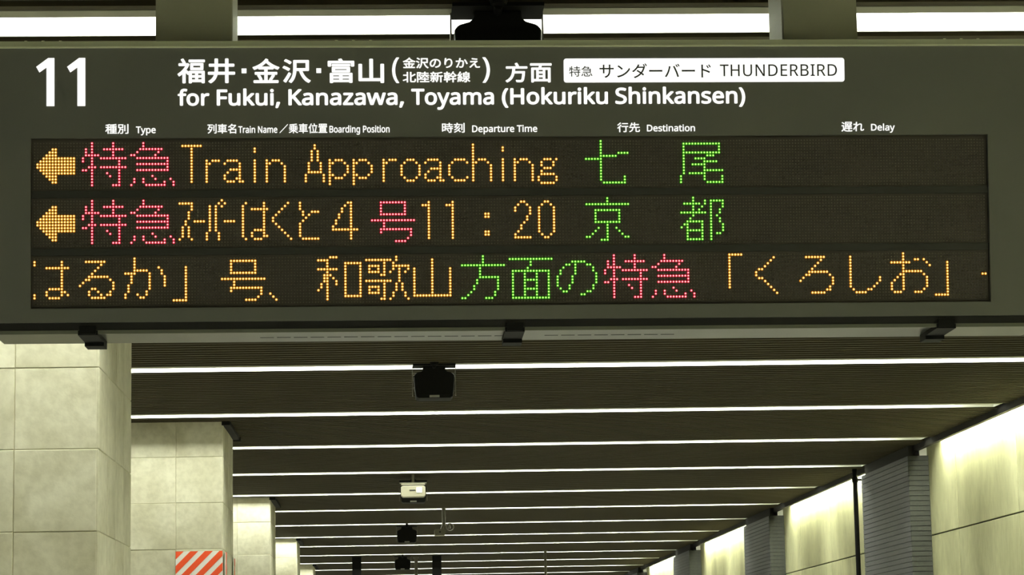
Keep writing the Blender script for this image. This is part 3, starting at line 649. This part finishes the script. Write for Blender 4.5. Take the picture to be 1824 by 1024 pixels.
    'i': (207, [104,591,115,590,124,586,133,580,140,572,144,560,145,546,144,532,140,521,133,512,124,506,115,502,104,501,93,502,83,506,75,512,68,521,64,532,63,546,64,560,68,572,75,580,83,586,93,590,139,430,139,0,68,0,68,430], [26,24,27,26,25,24,23,1,0,22,1,23,22,2,1,21,2,22,21,3,2,20,3,21,20,4,3,19,4,20,19,5,4,18,5,19,18,6,5,17,6,18,17,7,6,16,7,17,16,8,7,15,8,16,15,9,8,14,9,15,14,10,9,13,10,14,13,11,10,12,11,13]),
    'k': (428, [138,291,138,282,137,270,137,257,136,244,135,232,135,221,138,221,142,226,146,232,152,240,159,248,165,256,172,264,178,272,184,279,189,285,326,430,409,430,235,246,421,0,336,0,187,200,138,158,138,0,68,0,68,609,138,609], [25,27,26,25,0,27,16,18,17,16,19,18,25,1,0,15,19,16,25,2,1,14,19,15,13,19,14,25,3,2,12,19,13,25,4,3,11,19,12,10,19,11,10,20,19,25,5,4,9,22,10,22,20,10,8,22,9,25,6,5,7,22,8,25,7,6,25,23,7,23,22,7,21,20,22,25,24,23]),
    'l': (207, [139,0,68,0,68,609,139,609], [1,3,2,1,0,3]),
    'm': (750, [540,438,584,434,621,421,649,401,669,371,681,330,685,280,685,0,615,0,615,277,613,308,606,333,594,353,577,367,555,376,528,379,490,374,460,362,438,342,423,315,414,280,411,237,411,0,342,0,342,277,341,298,337,317,332,333,325,347,315,359,303,367,289,374,272,377,253,379,227,377,204,370,185,360,170,347,158,329,150,308,144,283,140,255,139,223,139,0,68,0,68,430,125,430,136,371,140,371,149,385,160,398,173,409,186,418,201,425,217,431,233,435,249,437,266,438,298,436,325,430,349,420,369,406,386,388,398,366,402,366,418,388,438,406,461,420,486,430,512,436], [56,58,57,69,1,0,55,58,56,55,59,58,68,1,69,54,59,55,68,2,1,53,59,54,53,60,59,67,2,68,44,46,45,44,47,46,52,60,53,67,3,2,52,61,60,66,3,67,51,61,52,50,61,51,50,62,61,65,3,66,65,4,3,49,62,50,64,15,65,15,4,65,49,32,62,32,63,62,48,33,49,33,32,49,48,34,33,64,16,15,14,4,15,31,63,32,48,35,34,13,4,14,64,17,16,30,63,31,44,48,47,44,39,48,39,38,48,38,37,48,37,36,48,36,35,48,13,5,4,29,63,30,12,5,13,29,64,63,29,17,64,29,18,17,28,18,29,11,5,12,27,18,28,27,19,18,26,19,27,10,5,11,10,6,5,25,19,26,25,20,19,44,40,39,9,6,10,24,20,25,44,41,40,9,7,6,24,21,20,23,21,24,8,7,9,44,42,41,23,22,21,44,43,42]),
    'n': (496, [275,438,322,434,361,421,391,401,413,371,426,330,431,280,431,0,361,0,361,275,358,307,351,333,338,353,319,367,295,376,265,379,222,374,189,361,166,338,151,308,142,269,139,223,139,0,68,0,68,430,125,430,136,371,140,371,150,385,162,398,175,409,190,418,206,425,222,431,239,435,257,437], [35,1,0,34,1,35,33,1,34,33,2,1,32,2,33,23,25,24,23,26,25,31,2,32,31,3,2,30,3,31,29,3,30,29,4,3,28,4,29,27,15,28,15,4,28,27,16,15,14,4,15,13,4,14,27,17,16,23,27,26,23,19,27,19,18,27,18,17,27,13,5,4,12,5,13,11,5,12,10,5,11,10,6,5,23,20,19,9,6,10,9,7,6,8,7,9,23,21,20,23,22,21]),
    'o': (485, [442,216,440,181,436,150,428,121,417,95,404,71,388,51,369,33,348,18,324,7,299,-1,271,-6,241,-8,214,-6,188,-1,163,7,140,18,119,33,100,51,84,71,70,95,59,121,51,150,46,181,44,216,47,261,55,301,68,336,87,367,110,392,137,412,169,426,204,435,244,438,281,435,316,426,347,412,374,392,398,367,417,336,431,301,439,261,117,216,119,184,123,154,130,128,141,105,155,86,172,71,192,59,216,53,243,51,270,53,294,59,314,71,331,86,345,105,356,128,363,154,367,184,369,216,367,248,363,277,355,303,345,325,331,344,314,359,294,370,270,376,242,379,202,374,171,359,147,335,130,303,120,263], [32,34,33,31,34,32,31,35,34,30,35,31,30,36,35,29,36,30,29,37,36,29,38,37,28,69,29,69,38,29,28,70,69,68,38,69,67,38,68,28,71,70,66,38,67,66,39,38,27,71,28,27,72,71,65,39,66,64,39,65,26,72,27,64,40,39,26,73,72,63,40,64,62,40,63,26,74,73,25,74,26,62,41,40,61,41,62,25,42,74,24,42,25,61,0,41,60,0,61,23,42,24,23,43,42,59,0,60,59,1,0,23,44,43,58,1,59,22,44,23,58,2,1,22,45,44,57,2,58,21,45,22,57,3,2,21,46,45,56,3,57,20,46,21,56,4,3,20,47,46,55,4,56,19,47,20,55,5,4,19,48,47,54,5,55,18,48,19,54,6,5,18,49,48,53,6,54,18,50,49,52,6,53,18,51,50,51,6,52,17,51,18,17,6,51,17,7,6,16,7,17,16,8,7,16,9,8,15,9,16,14,9,15,14,10,9,14,11,10,13,11,14,13,12,11]),
    'p': (493, [273,438,322,432,365,413,401,383,428,339,444,284,449,216,447,170,439,129,427,93,410,62,390,37,365,17,337,3,306,-5,272,-8,251,-7,231,-4,213,1,197,7,182,15,170,24,158,33,148,44,139,55,134,55,135,45,136,33,137,20,138,7,139,-5,139,-16,139,-192,68,-192,68,430,126,430,136,371,139,371,148,383,158,394,170,405,182,414,197,422,213,429,231,434,251,437,260,379,233,377,210,371,190,362,174,349,161,333,152,313,145,289,141,261,139,229,139,216,140,182,144,152,150,126,159,103,172,85,188,70,208,59,233,53,261,51,286,53,308,60,326,72,341,88,354,108,364,131,371,157,375,186,376,217,373,262,363,302,348,334,325,359,296,374], [45,1,0,44,1,45,43,1,44,43,2,1,33,35,34,33,36,35,42,2,43,41,2,42,40,2,41,40,3,2,39,3,40,38,3,39,37,46,38,46,3,38,46,79,3,79,4,3,37,47,46,37,48,47,78,4,79,33,37,36,33,53,37,53,52,37,52,51,37,51,50,37,50,49,37,49,48,37,77,4,78,77,5,4,76,5,77,75,5,76,33,54,53,75,6,5,74,6,75,33,55,54,33,56,55,73,6,74,33,57,56,73,7,6,72,7,73,33,58,57,72,8,7,71,8,72,33,59,58,70,8,71,70,9,8,33,25,59,25,60,59,69,9,70,25,61,60,69,10,9,68,10,69,25,62,61,67,10,68,25,63,62,67,11,10,66,11,67,25,24,63,24,64,63,33,26,25,23,64,24,65,11,66,23,65,64,23,11,65,33,27,26,22,11,23,22,12,11,21,12,22,33,28,27,20,12,21,33,29,28,20,13,12,19,13,20,18,13,19,33,30,29,18,14,13,17,14,18,16,14,17,16,15,14,33,31,30,33,32,31]),
    'r': (331, [269,438,277,438,286,437,295,437,304,436,312,435,319,433,310,368,303,370,296,371,287,372,279,373,271,374,264,374,248,373,232,369,217,363,202,355,189,346,176,334,166,321,156,305,149,289,143,270,140,251,139,229,139,0,68,0,68,430,126,430,134,351,137,351,147,367,158,381,170,395,183,407,198,418,214,426,231,433,249,437], [39,1,0,39,2,1,39,3,2,39,4,3,38,4,39,38,5,4,38,6,5,38,7,6,37,7,38,27,29,28,27,30,29,36,7,37,35,7,36,34,8,35,8,7,35,33,11,34,11,10,34,10,9,34,9,8,34,32,13,33,13,12,33,12,11,33,32,14,13,32,15,14,32,16,15,31,16,32,31,17,16,31,18,17,27,31,30,27,23,31,23,22,31,22,21,31,21,20,31,20,19,31,19,18,31,27,24,23,27,25,24,27,26,25]),
    's': (384, [348,119,346,92,339,69,327,49,311,32,292,18,268,6,241,-2,210,-6,176,-8,148,-7,122,-5,99,-1,78,5,59,11,42,19,42,83,60,75,81,67,104,60,128,54,153,50,178,49,211,51,236,57,256,66,269,79,277,94,280,112,279,123,276,132,271,141,264,150,253,158,239,167,222,176,200,185,174,196,148,206,124,217,103,228,84,239,69,252,57,266,48,283,43,302,41,324,46,358,61,386,85,408,118,425,157,435,202,438,228,437,252,434,275,430,298,424,319,417,339,409,315,353,297,360,278,366,258,372,238,377,218,379,197,380,171,379,149,374,131,366,118,356,111,343,108,328,109,317,113,307,119,298,127,290,139,282,154,274,172,266,193,256,219,246,245,236,268,226,289,215,306,203,321,191,333,176,341,159,346,140], [51,53,52,51,54,53,50,54,51,50,55,54,50,56,55,49,56,50,49,57,56,49,58,57,49,63,58,63,62,58,62,61,58,61,60,58,60,59,58,48,65,49,65,64,49,64,63,49,47,66,48,66,65,48,47,67,66,47,68,67,47,69,68,46,69,47,46,70,69,46,71,70,46,72,71,45,72,46,45,73,72,45,74,73,44,74,45,44,75,74,44,76,75,43,76,44,43,77,76,43,78,77,42,78,43,42,79,78,42,80,79,41,80,42,41,81,80,40,81,41,40,82,81,39,82,40,39,83,82,38,83,39,38,84,83,37,84,38,37,85,84,36,85,37,36,86,85,35,86,36,35,87,86,34,87,35,33,87,34,33,88,87,32,88,33,31,88,32,30,88,31,30,0,88,29,0,30,28,0,29,28,1,0,27,1,28,26,1,27,26,2,1,15,17,16,25,2,26,15,18,17,25,3,2,15,19,18,24,3,25,15,20,19,23,3,24,15,21,20,22,3,23,15,22,21,15,3,22,15,4,3,15,5,4,14,5,15,14,6,5,13,6,14,13,7,6,12,7,13,11,7,12,11,8,7,10,8,11,10,9,8]),
    't': (289, [212,50,222,50,233,51,245,53,255,54,264,56,272,59,272,5,263,1,253,-2,240,-4,226,-6,213,-8,200,-8,178,-7,157,-3,138,4,120,13,104,27,91,44,82,66,76,93,74,125,74,375,13,375,13,409,75,437,103,528,144,528,144,430,269,430,269,375,144,375,144,127,146,103,153,83,163,69,177,58,193,52], [26,28,27,26,29,28,25,29,26,25,30,29,25,31,30,24,31,25,23,31,24,22,32,23,32,31,23,22,33,32,22,34,33,21,34,22,21,35,34,20,35,21,20,36,35,20,37,36,19,37,20,5,7,6,19,38,37,4,7,5,3,7,4,2,7,3,19,0,38,1,7,2,0,7,1,19,7,0,18,7,19,17,7,18,16,7,17,16,8,7,15,8,16,15,9,8,15,10,9,14,10,15,14,11,10,14,12,11,13,12,14]),
    'u': (496, [427,430,427,0,370,0,359,57,356,57,346,43,334,31,321,20,306,11,290,4,273,-1,256,-5,238,-7,220,-8,187,-6,159,-1,134,8,112,21,95,38,81,59,71,85,65,114,63,148,63,430,135,430,135,153,137,122,145,96,158,76,176,62,200,53,230,51,260,53,285,59,306,69,323,82,336,100,345,121,352,146,356,175,357,206,357,430], [22,24,23,22,25,24,40,0,41,40,1,0,39,1,40,38,1,39,22,26,25,21,26,22,37,1,38,21,27,26,36,1,37,20,27,21,35,3,36,3,1,36,20,28,27,19,28,20,34,3,35,19,29,28,33,3,34,19,30,29,18,30,19,32,4,33,4,3,33,32,5,4,2,1,3,18,31,30,31,5,32,18,5,31,18,6,5,17,6,18,17,7,6,16,7,17,16,8,7,16,9,8,15,9,16,15,10,9,14,10,15,14,11,10,14,12,11,13,12,14]),
    'w': (630, [346,243,342,254,339,265,336,276,333,287,330,297,328,308,325,317,323,326,321,335,319,343,317,351,316,357,313,357,312,351,310,343,308,335,306,326,304,317,302,307,299,297,297,286,294,275,291,264,287,253,284,242,207,1,127,1,9,431,82,431,141,201,145,186,149,170,153,154,157,139,160,124,163,109,166,96,168,84,169,73,172,73,174,80,176,88,178,97,180,107,182,117,185,128,187,138,190,149,193,160,196,170,199,180,201,188,277,431,354,431,428,188,432,176,436,163,440,149,444,135,447,122,451,109,454,96,456,84,457,74,460,74,462,84,464,95,466,108,469,122,473,137,477,153,481,169,485,185,489,201,549,431,621,431,502,1,419,1], [27,29,28,27,30,29,52,54,53,52,13,54,13,12,54,12,55,54,74,76,75,74,77,76,52,14,13,11,55,12,52,15,14,10,55,11,52,16,15,9,55,10,52,17,16,8,55,9,7,55,8,52,18,17,6,55,7,52,19,18,5,55,6,52,20,19,4,55,5,52,21,20,3,55,4,52,22,21,2,55,3,52,23,22,1,55,2,52,24,23,0,55,1,52,25,24,78,55,0,52,26,25,27,31,30,73,77,74,51,26,52,78,56,55,27,32,31,72,77,73,50,26,51,78,57,56,27,33,32,49,26,50,71,77,72,78,58,57,48,26,49,27,34,33,70,77,71,78,59,58,47,26,48,27,35,34,46,26,47,69,77,70,78,60,59,45,26,46,27,36,35,68,77,69,78,61,60,44,26,45,27,37,36,78,62,61,67,77,68,43,26,44,42,26,43,78,63,62,27,38,37,66,77,67,41,26,42,78,64,63,27,39,38,65,77,66,40,26,41,78,65,64,78,77,65,27,40,39,27,26,40]),
    'y': (409, [1,430,76,430,169,185,174,171,179,157,184,144,188,130,193,117,196,105,200,92,203,80,205,68,209,68,212,83,217,100,224,121,231,142,238,164,245,186,333,430,409,430,224,-59,213,-85,201,-108,188,-130,173,-148,157,-164,138,-176,117,-185,94,-191,67,-192,55,-192,44,-192,34,-190,25,-189,16,-188,9,-186,9,-130,15,-131,22,-132,30,-133,38,-134,47,-135,56,-135,72,-134,86,-131,99,-126,110,-118,121,-110,130,-99,138,-87,145,-73,152,-59,174,-2], [53,1,0,53,2,1,18,20,19,18,21,20,17,21,18,53,3,2,53,4,3,16,21,17,53,5,4,53,6,5,15,21,16,53,7,6,14,21,15,53,8,7,53,9,8,13,21,14,53,10,9,12,21,13,53,11,10,53,12,11,53,21,12,52,21,53,51,21,52,51,22,21,50,22,51,50,23,22,49,23,50,48,23,49,48,24,23,47,24,48,46,24,47,45,24,46,45,25,24,36,38,37,44,25,45,36,39,38,36,40,39,36,41,40,43,25,44,36,42,41,36,43,42,36,25,43,36,26,25,36,27,26,36,28,27,36,29,28,35,29,36,34,29,35,33,29,34,32,29,33,32,30,29,31,30,32]),
    'z': (377, [346,0,31,0,31,47,262,375,45,375,45,430,340,430,340,377,112,55,346,55], [4,6,5,4,7,6,4,3,7,3,8,7,2,8,3,2,9,8,2,0,9,1,0,2]),
}
def text_mesh_plain(body, spacing=1.0):
    if all(c in GLYPHS for c in body):
        V = []; F = []; x = 0
        for c in body:
            adv, co, tr = GLYPHS[c]
            k = len(V)
            V += [((x + co[i]) / 1000.0, co[i + 1] / 1000.0, 0) for i in range(0, len(co), 2)]
            F += [tuple(t + k for t in tr[i:i + 3]) for i in range(0, len(tr), 3)]
            x += adv * spacing
        me = bpy.data.meshes.new('lettering'); me.from_pydata(V, [], F)
        return me
    cu = bpy.data.curves.new('lettering', 'FONT'); cu.body = body; cu.size = 1.0
    cu.space_character = spacing; cu.resolution_u = 6
    o = bpy.data.objects.new('lettering', cu); COL.objects.link(o)
    dg = bpy.context.evaluated_depsgraph_get(); dg.update()
    me = bpy.data.meshes.new_from_object(o.evaluated_get(dg), preserve_all_data_layers=False, depsgraph=dg)
    bpy.data.objects.remove(o); bpy.data.curves.remove(cu)
    return me
capcache = {}
def letters(body, u0, u1, v0, v1=None, cap=None, m='text', off=0.02, parent=None, spacing=1.0, y=TY, name='lettering'):
    me = text_mesh(body, off, spacing)
    xs = [v.co.x for v in me.vertices]; zs = [v.co.y for v in me.vertices]
    sx = (u1 - u0) / (max(xs) - min(xs)); ox = min(xs)
    if cap is None:
        oz = min(zs); sz = (v1 - v0) / (max(zs) - min(zs))
    else:
        if off not in capcache:
            h = text_mesh('H', off); hz = [v.co.y for v in h.vertices]; capcache[off] = (min(hz), max(hz)); bpy.data.meshes.remove(h)
        a, b_ = capcache[off]; oz = a; sz = cap / (b_ - a)
    for v in me.vertices:
        v.co = ((v.co.x - ox) * sx + u0, y - v.co.z, (v.co.y - oz) * sz + v0)
    me.materials.clear(); me.materials.append(M[m])
    me.name = name
    o = bpy.data.objects.new(name, me); COL.objects.link(o); o.parent = parent or B
    return o
def flat(pts, name, m, parent=None, y=TY):
    q = MB(); q.prism(pts, y, y + 0.001); return q.build(name, M[m], parent or B)

one = [(0.054, 0.2277), (0.0375, 0.2277), (0.0057, 0.204), (0.0144, 0.1888), (0.0331, 0.202), (0.0331, 0.0987), (0.054, 0.0987)]
for dx in (0, 0.0817):
    o = flat([(x + dx, z) for x, z in one], 'platform_numeral', 'text'); o['label'] = 'white numeral 1 of the platform number'
for t, u0, v0, u1, v1 in [("福",0.3800,0.1583,0.4533,0.2254),("井",0.4609,0.1581,0.5335,0.2252),("金",0.5794,0.1586,0.6521,0.2248),("沢",0.6593,0.1583,0.7353,0.2231),
        ("富",0.7803,0.1579,0.8516,0.2242),("山",0.8624,0.1576,0.9312,0.2233),("方",1.2564,0.1578,1.3160,0.2115),("面",1.3230,0.1576,1.3814,0.2098)]:
    letters(t, u0, u1, v0, v1, off=0.022)
for u0, v0, u1, v1 in [(0.5507,0.1852,0.5636,0.1980),(0.7500,0.1852,0.7629,0.1980)]:
    flat([(u0, v0), (u1, v0), (u1, v1), (u0, v1)], 'middle_dot', 'text')
for t, u0, v0, u1, v1 in [("金沢のりかえ",0.9812,0.1966,1.1888,0.2263),("北陸新幹線",0.9809,0.1587,1.1623,0.1885)]:
    letters(t, u0, u1, v0, v1, off=0.02)
for t, u0, u1 in (("(", 0.9525, 0.9718), (")", 1.1948, 1.2152)):
    letters(t, u0, u1, 0.1573, 0.2265, off=0.008)
for t, u0, v, u1, cap in [("for",0.3805,0.0984,0.4648,0.0430),("Fukui,",0.4842,0.0984,0.6530,0.0434),("Kanazawa,",0.6749,0.0984,0.9839,0.0436),("Toyama",1.0033,0.0984,1.2253,0.0437),
        ("(Hokuriku",1.2464,0.0986,1.5322,0.0440),("Shinkansen)",1.5519,0.0988,1.9038,0.0441)]:
    letters(t, u0, u1, v, cap=cap, off=0.022)
for t, u0, v0, u1, v1 in [("種別",0.1884,0.0238,0.2499,0.0503),("列車名",0.4593,0.0234,0.5358,0.0494),("／",0.6512,0.0241,0.6737,0.0481),("乗車位置",0.6757,0.0232,0.7785,0.0499),
        ("時刻",1.0850,0.0229,1.1459,0.0499),("行先",1.5561,0.0224,1.6176,0.0487),("遅れ",2.1636,0.0213,2.2255,0.0481)]:
    letters(t, u0, u1, v0, v1, off=0.014 if t != "／" else 0.02, name='column_heading')
for t, u0, v, u1, cap in [("Type",0.2695,0.0252,0.3221,0.0182),("Train Name",0.5414,0.0247,0.6452,0.0182),("Boarding Position",0.7840,0.0246,0.9448,0.0184),
        ("Departure Time",1.1658,0.0242,1.3408,0.0184),("Destination",1.6364,0.0242,1.7664,0.0182),("Delay",2.2444,0.0238,2.3093,0.0184)]:
    letters(t, u0, u1, v, cap=cap, off=0.016, name='column_heading')
# white route plate with dark print
def rrect(u0, u1, v0, v1, r, n=6):
    pts = []
    for cx, cz, a0 in ((u1 - r, v0 + r, -90), (u1 - r, v1 - r, 0), (u0 + r, v1 - r, 90), (u0 + r, v0 + r, 180)):
        for i in range(n + 1):
            a = math.radians(a0 + 90 * i / n); pts.append((cx + r * math.cos(a), cz + r * math.sin(a)))
    return pts
rp = flat(rrect(1.4137, 2.1745, 0.1573, 0.2222, 0.007), 'route_plate', 'text')
rp['label'] = 'white rounded backlit plate with dark print'
letters("特急", 1.4281, 1.4909, 0.1730, 0.2014, m='ink', off=0.006, parent=rp, y=TY - 0.0015)
letters("サンダーバード", 1.5101, 1.8113, 0.1684, 0.2081, m='ink', off=0.008, parent=rp, y=TY - 0.0015)
letters("THUNDERBIRD", 1.8358, 2.1539, 0.1728, cap=0.0318, m='ink', off=0.004, parent=rp, y=TY - 0.0015, spacing=1.05)

# hanger posts ------------------------------------------------------------
for i, (x0, x1, sd) in enumerate(((-0.625, -0.421, 1), (1.093, 1.297, -1))):
    r = empty('hanger_post', ((x0 + x1) / 2, 6.66, 3.29))
    w = (x1 - x0) / 2
    q = MB(); q.box(-w, w, -0.10, 0.13, 0.0, 0.31); q.build('post', M['post'], r)
    q = MB()
    xs = w if sd > 0 else -w
    q.box(min(xs, xs + sd * 0.004), max(xs, xs + sd * 0.004), -0.095, 0.125, 0.0, 0.31); q.build('lit_side_skin', M['postside'], r)  # side skin painted lighter, standing in for strip light on the post
    q = MB(); q.box(-w - 0.012, w + 0.012, -0.115, 0.145, 0.294, 0.31); q.build('ceiling_plate', M['post'], r)
    tag(r, ['wide grey hanger post carrying the left part of the departure board', 'wide grey hanger post carrying the right part of the departure board'][i], 'post', 'hanger posts of the departure board')

# ------------------------------------------------------------------ ceiling speakers
def make_speaker():
    r = empty('speaker', (0.28, 15.93, H))
    q = MB(); q.box(-0.138, 0.138, -0.14, 0.02, -0.018, -0.007); q.build('ceiling_plate', M['blackmetal'], r)
    q = MB(); q.tube((0, -0.16, -0.001), (0, -0.16, -0.02), 0.03, 0.024, 12); q.tube((0, -0.15, -0.018), (0, -0.02, -0.028), 0.014, 0.014, 10); q.build('stem', M['blackmetal'], r)
    o = [(-0.073, -0.018), (-0.073, -0.042), (-0.085, -0.052), (-0.118, -0.062), (-0.132, -0.078), (-0.127, -0.16), (-0.118, -0.215), (-0.100, -0.224),
         (0.100, -0.224), (0.118, -0.215), (0.127, -0.16), (0.132, -0.078), (0.118, -0.062), (0.085, -0.052), (0.073, -0.042), (0.073, -0.018)]
    q = MB(); q.prism(o, -0.09, 0.11); s = q.build('speaker_body', M['blackbox'], r); bevel(s, 0.006, 2)
    q = MB(); q.prism([(-0.10, -0.205), (0.10, -0.205), (0.112, -0.085), (-0.112, -0.085)], -0.094, -0.089); q.build('grille', M['blackmetal'], r)
    q = MB(); q.box(-0.032, 0.032, -0.0975, -0.0935, -0.220, -0.206); q.build('badge', M['plate'], r)
    for sx in (-1, 1):
        q = MB(); a = sx * 0.137; q.box(min(a, a + sx * 0.005), max(a, a + sx * 0.005), -0.02, 0.02, -0.20, -0.007); q.build('bracket_arm', M['steelwire'], r)
    return r
sp0 = make_speaker()
spots = [(0.337, 7.31), (0.287, 15.93), (0.224, 24.90), (0.203, 32.62), (0.178, 40.8)]
slab = ['large black speaker hanging directly above the departure board, partly hidden by it', 'black ceiling speaker hanging from the first strip light below the departure board',
        'black ceiling speaker behind the cream box', 'small black ceiling speaker next to the grey security camera', 'tiny black ceiling speaker farthest away near the bottom edge']
for i, (x, y) in enumerate(spots):
    o = sp0 if i == 0 else copy_tree(sp0)
    o.location = (x, y, H) if i < 2 else (x, y, H - 0.03 - (0.015 if i == 2 else 0))
    tag(o, slab[i], 'speaker', 'black ceiling speakers')
    if i == 0:
        pass
# drop rods for the far speakers
    if i >= 2:
        q = MB(); q.tube((0, -0.08, 0.025), (0, -0.08, -0.02), 0.018, 0.018, 8); q.build('drop_rod', M['blackmetal'], o)
# cream box hung in front of the third speaker
r = empty('cream_box', (0.221, 24.63, H + 0.010))
q = MB(); q.chamfer(-0.122, 0.122, -0.05, 0.04, -0.243, -0.125, 0.018); o = q.build('case', M['cream'], r); bevel(o, 0.008, 2)
q = MB(); q.chamfer(-0.119, 0.119, -0.052, 0.04, -0.120, -0.105, 0.005); q.build('lid', M['cream'], r)
q = MB(); q.box(-0.132, 0.132, -0.045, 0.04, -0.102, -0.095); q.build('hanger_bar', M['camgrey'], r)
q = MB(); q.box(0.032, 0.086, -0.056, -0.05, -0.198, -0.145); q.build('white_patch', M['gloss_white'], r)
q = MB(); q.box(-0.038, 0.022, -0.054, -0.05, -0.178, -0.168); q.build('slot', M['dark'], r)
q = MB(); q.tube((0, 0, -0.096), (0, 0, 0), 0.014, 0.014, 10); q.build('drop_rod', M['camgrey'], r)
tag(r, 'cream box with a white square patch hung from the ceiling among the strip lights', 'box')

# security camera on a drop pole
r = empty('security_camera', (0.627, 29.60, H))
q = MB(); q.tube((0, 0, 0.012), (0, 0, -0.215), 0.024, 0.024, 12); q.tube((0, 0, 0), (0, 0, -0.012), 0.045, 0.045, 12); q.build('drop_pole', M['camgrey'], r)
q = MB(); q.tube((0, 0, -0.19), (-0.03, 0, -0.27), 0.018, 0.016, 10); q.build('elbow', M['camgrey'], r)
q = MB(); q.chamfer(-0.115, 0.015, -0.12, 0.10, -0.335, -0.262, 0.012); o = q.build('camera_housing', M['camgrey'], r)
q = MB(); q.tube((-0.05, -0.12, -0.298), (-0.05, -0.127, -0.298), 0.012, 0.011, 14); q.build('lens', M['dark'], o)
bm = bmesh.new()
ring_r, tr = 0.044, 0.006
vs = [[bm.verts.new(((ring_r + tr * math.cos(b_)) * math.cos(a), tr * math.sin(b_), (ring_r + tr * math.cos(b_)) * math.sin(a))) for b_ in [2 * math.pi * j / 6 for j in range(6)]] for a in [2 * math.pi * i / 20 for i in range(20)]]
for i in range(20):
    for j in range(6):
        bm.faces.new((vs[i][j], vs[(i + 1) % 20][j], vs[(i + 1) % 20][(j + 1) % 6], vs[i][(j + 1) % 6]))
me = bpy.data.meshes.new('cable_loop'); bm.to_mesh(me); bm.free(); me.materials.append(M['camgrey'])
o = bpy.data.objects.new('cable_loop', me); COL.objects.link(o); o.parent = r; o.location = (0.072, 0, -0.235)
q = MB(); q.tube((0.066, 0, -0.20), (0.066, 0, -0.25), 0.006, 0.017, 10); q.build('lamp_bulb', M['steelwire'], r)
tag(r, 'pale grey security camera on a short pole with a cable loop', 'camera')

# far hanging posts
for x, y, w, top, col, lab in ((-0.58, 41.3, 0.075, 3.6, 'blackmetal', 'dark hanging post left of the farthest speaker'), (0.748, 41.3, 0.075, 3.6, 'blackmetal', 'dark hanging post right of the farthest speaker'),
                               (0.41, 41.9, 0.03, 3.6, 'camgrey', 'thin grey drop pole between two dark hanging posts'), (2.49, 40.2, 0.022, 3.6, 'camgrey', 'thin pale drop pole standing alone to the right of the dark posts')):
    r = empty('hanging_post', (x, y, top))
    q = MB()
    if w > 0.05: q.box(-w, w, -0.06, 0.06, -0.62, 0)
    else: q.tube((0, 0, 0), (0, 0, -0.62), w, w, 12)
    q.build('post', M[col], r)
    q = MB(); q.box(-w - 0.02, w + 0.02, -0.08, 0.08, -0.012, -0.0); q.build('ceiling_plate', M[col], r)
    tag(r, lab, 'post')

# black drain pipe in front of the right wall
r = empty('drain_pipe', (4.675, 24.72, 0))
q = MB(); q.tube((0, 0, 0), (0, 0, H), 0.024, 0.024, 16); q.build('pipe', M['blackmetal'], r)
for z in (0.6, 1.9, 3.46):
    q = MB(); q.tube((0, 0, z), (0, 0, z + 0.05), 0.031, 0.031, 16); q.box(0.02, 0.17, -0.01, 0.01, z + 0.015, z + 0.035); q.build('pipe_clamp', M['blackmetal'], r)
tag(r, 'thin black vertical pipe left of the widest charcoal pier', 'pipe')
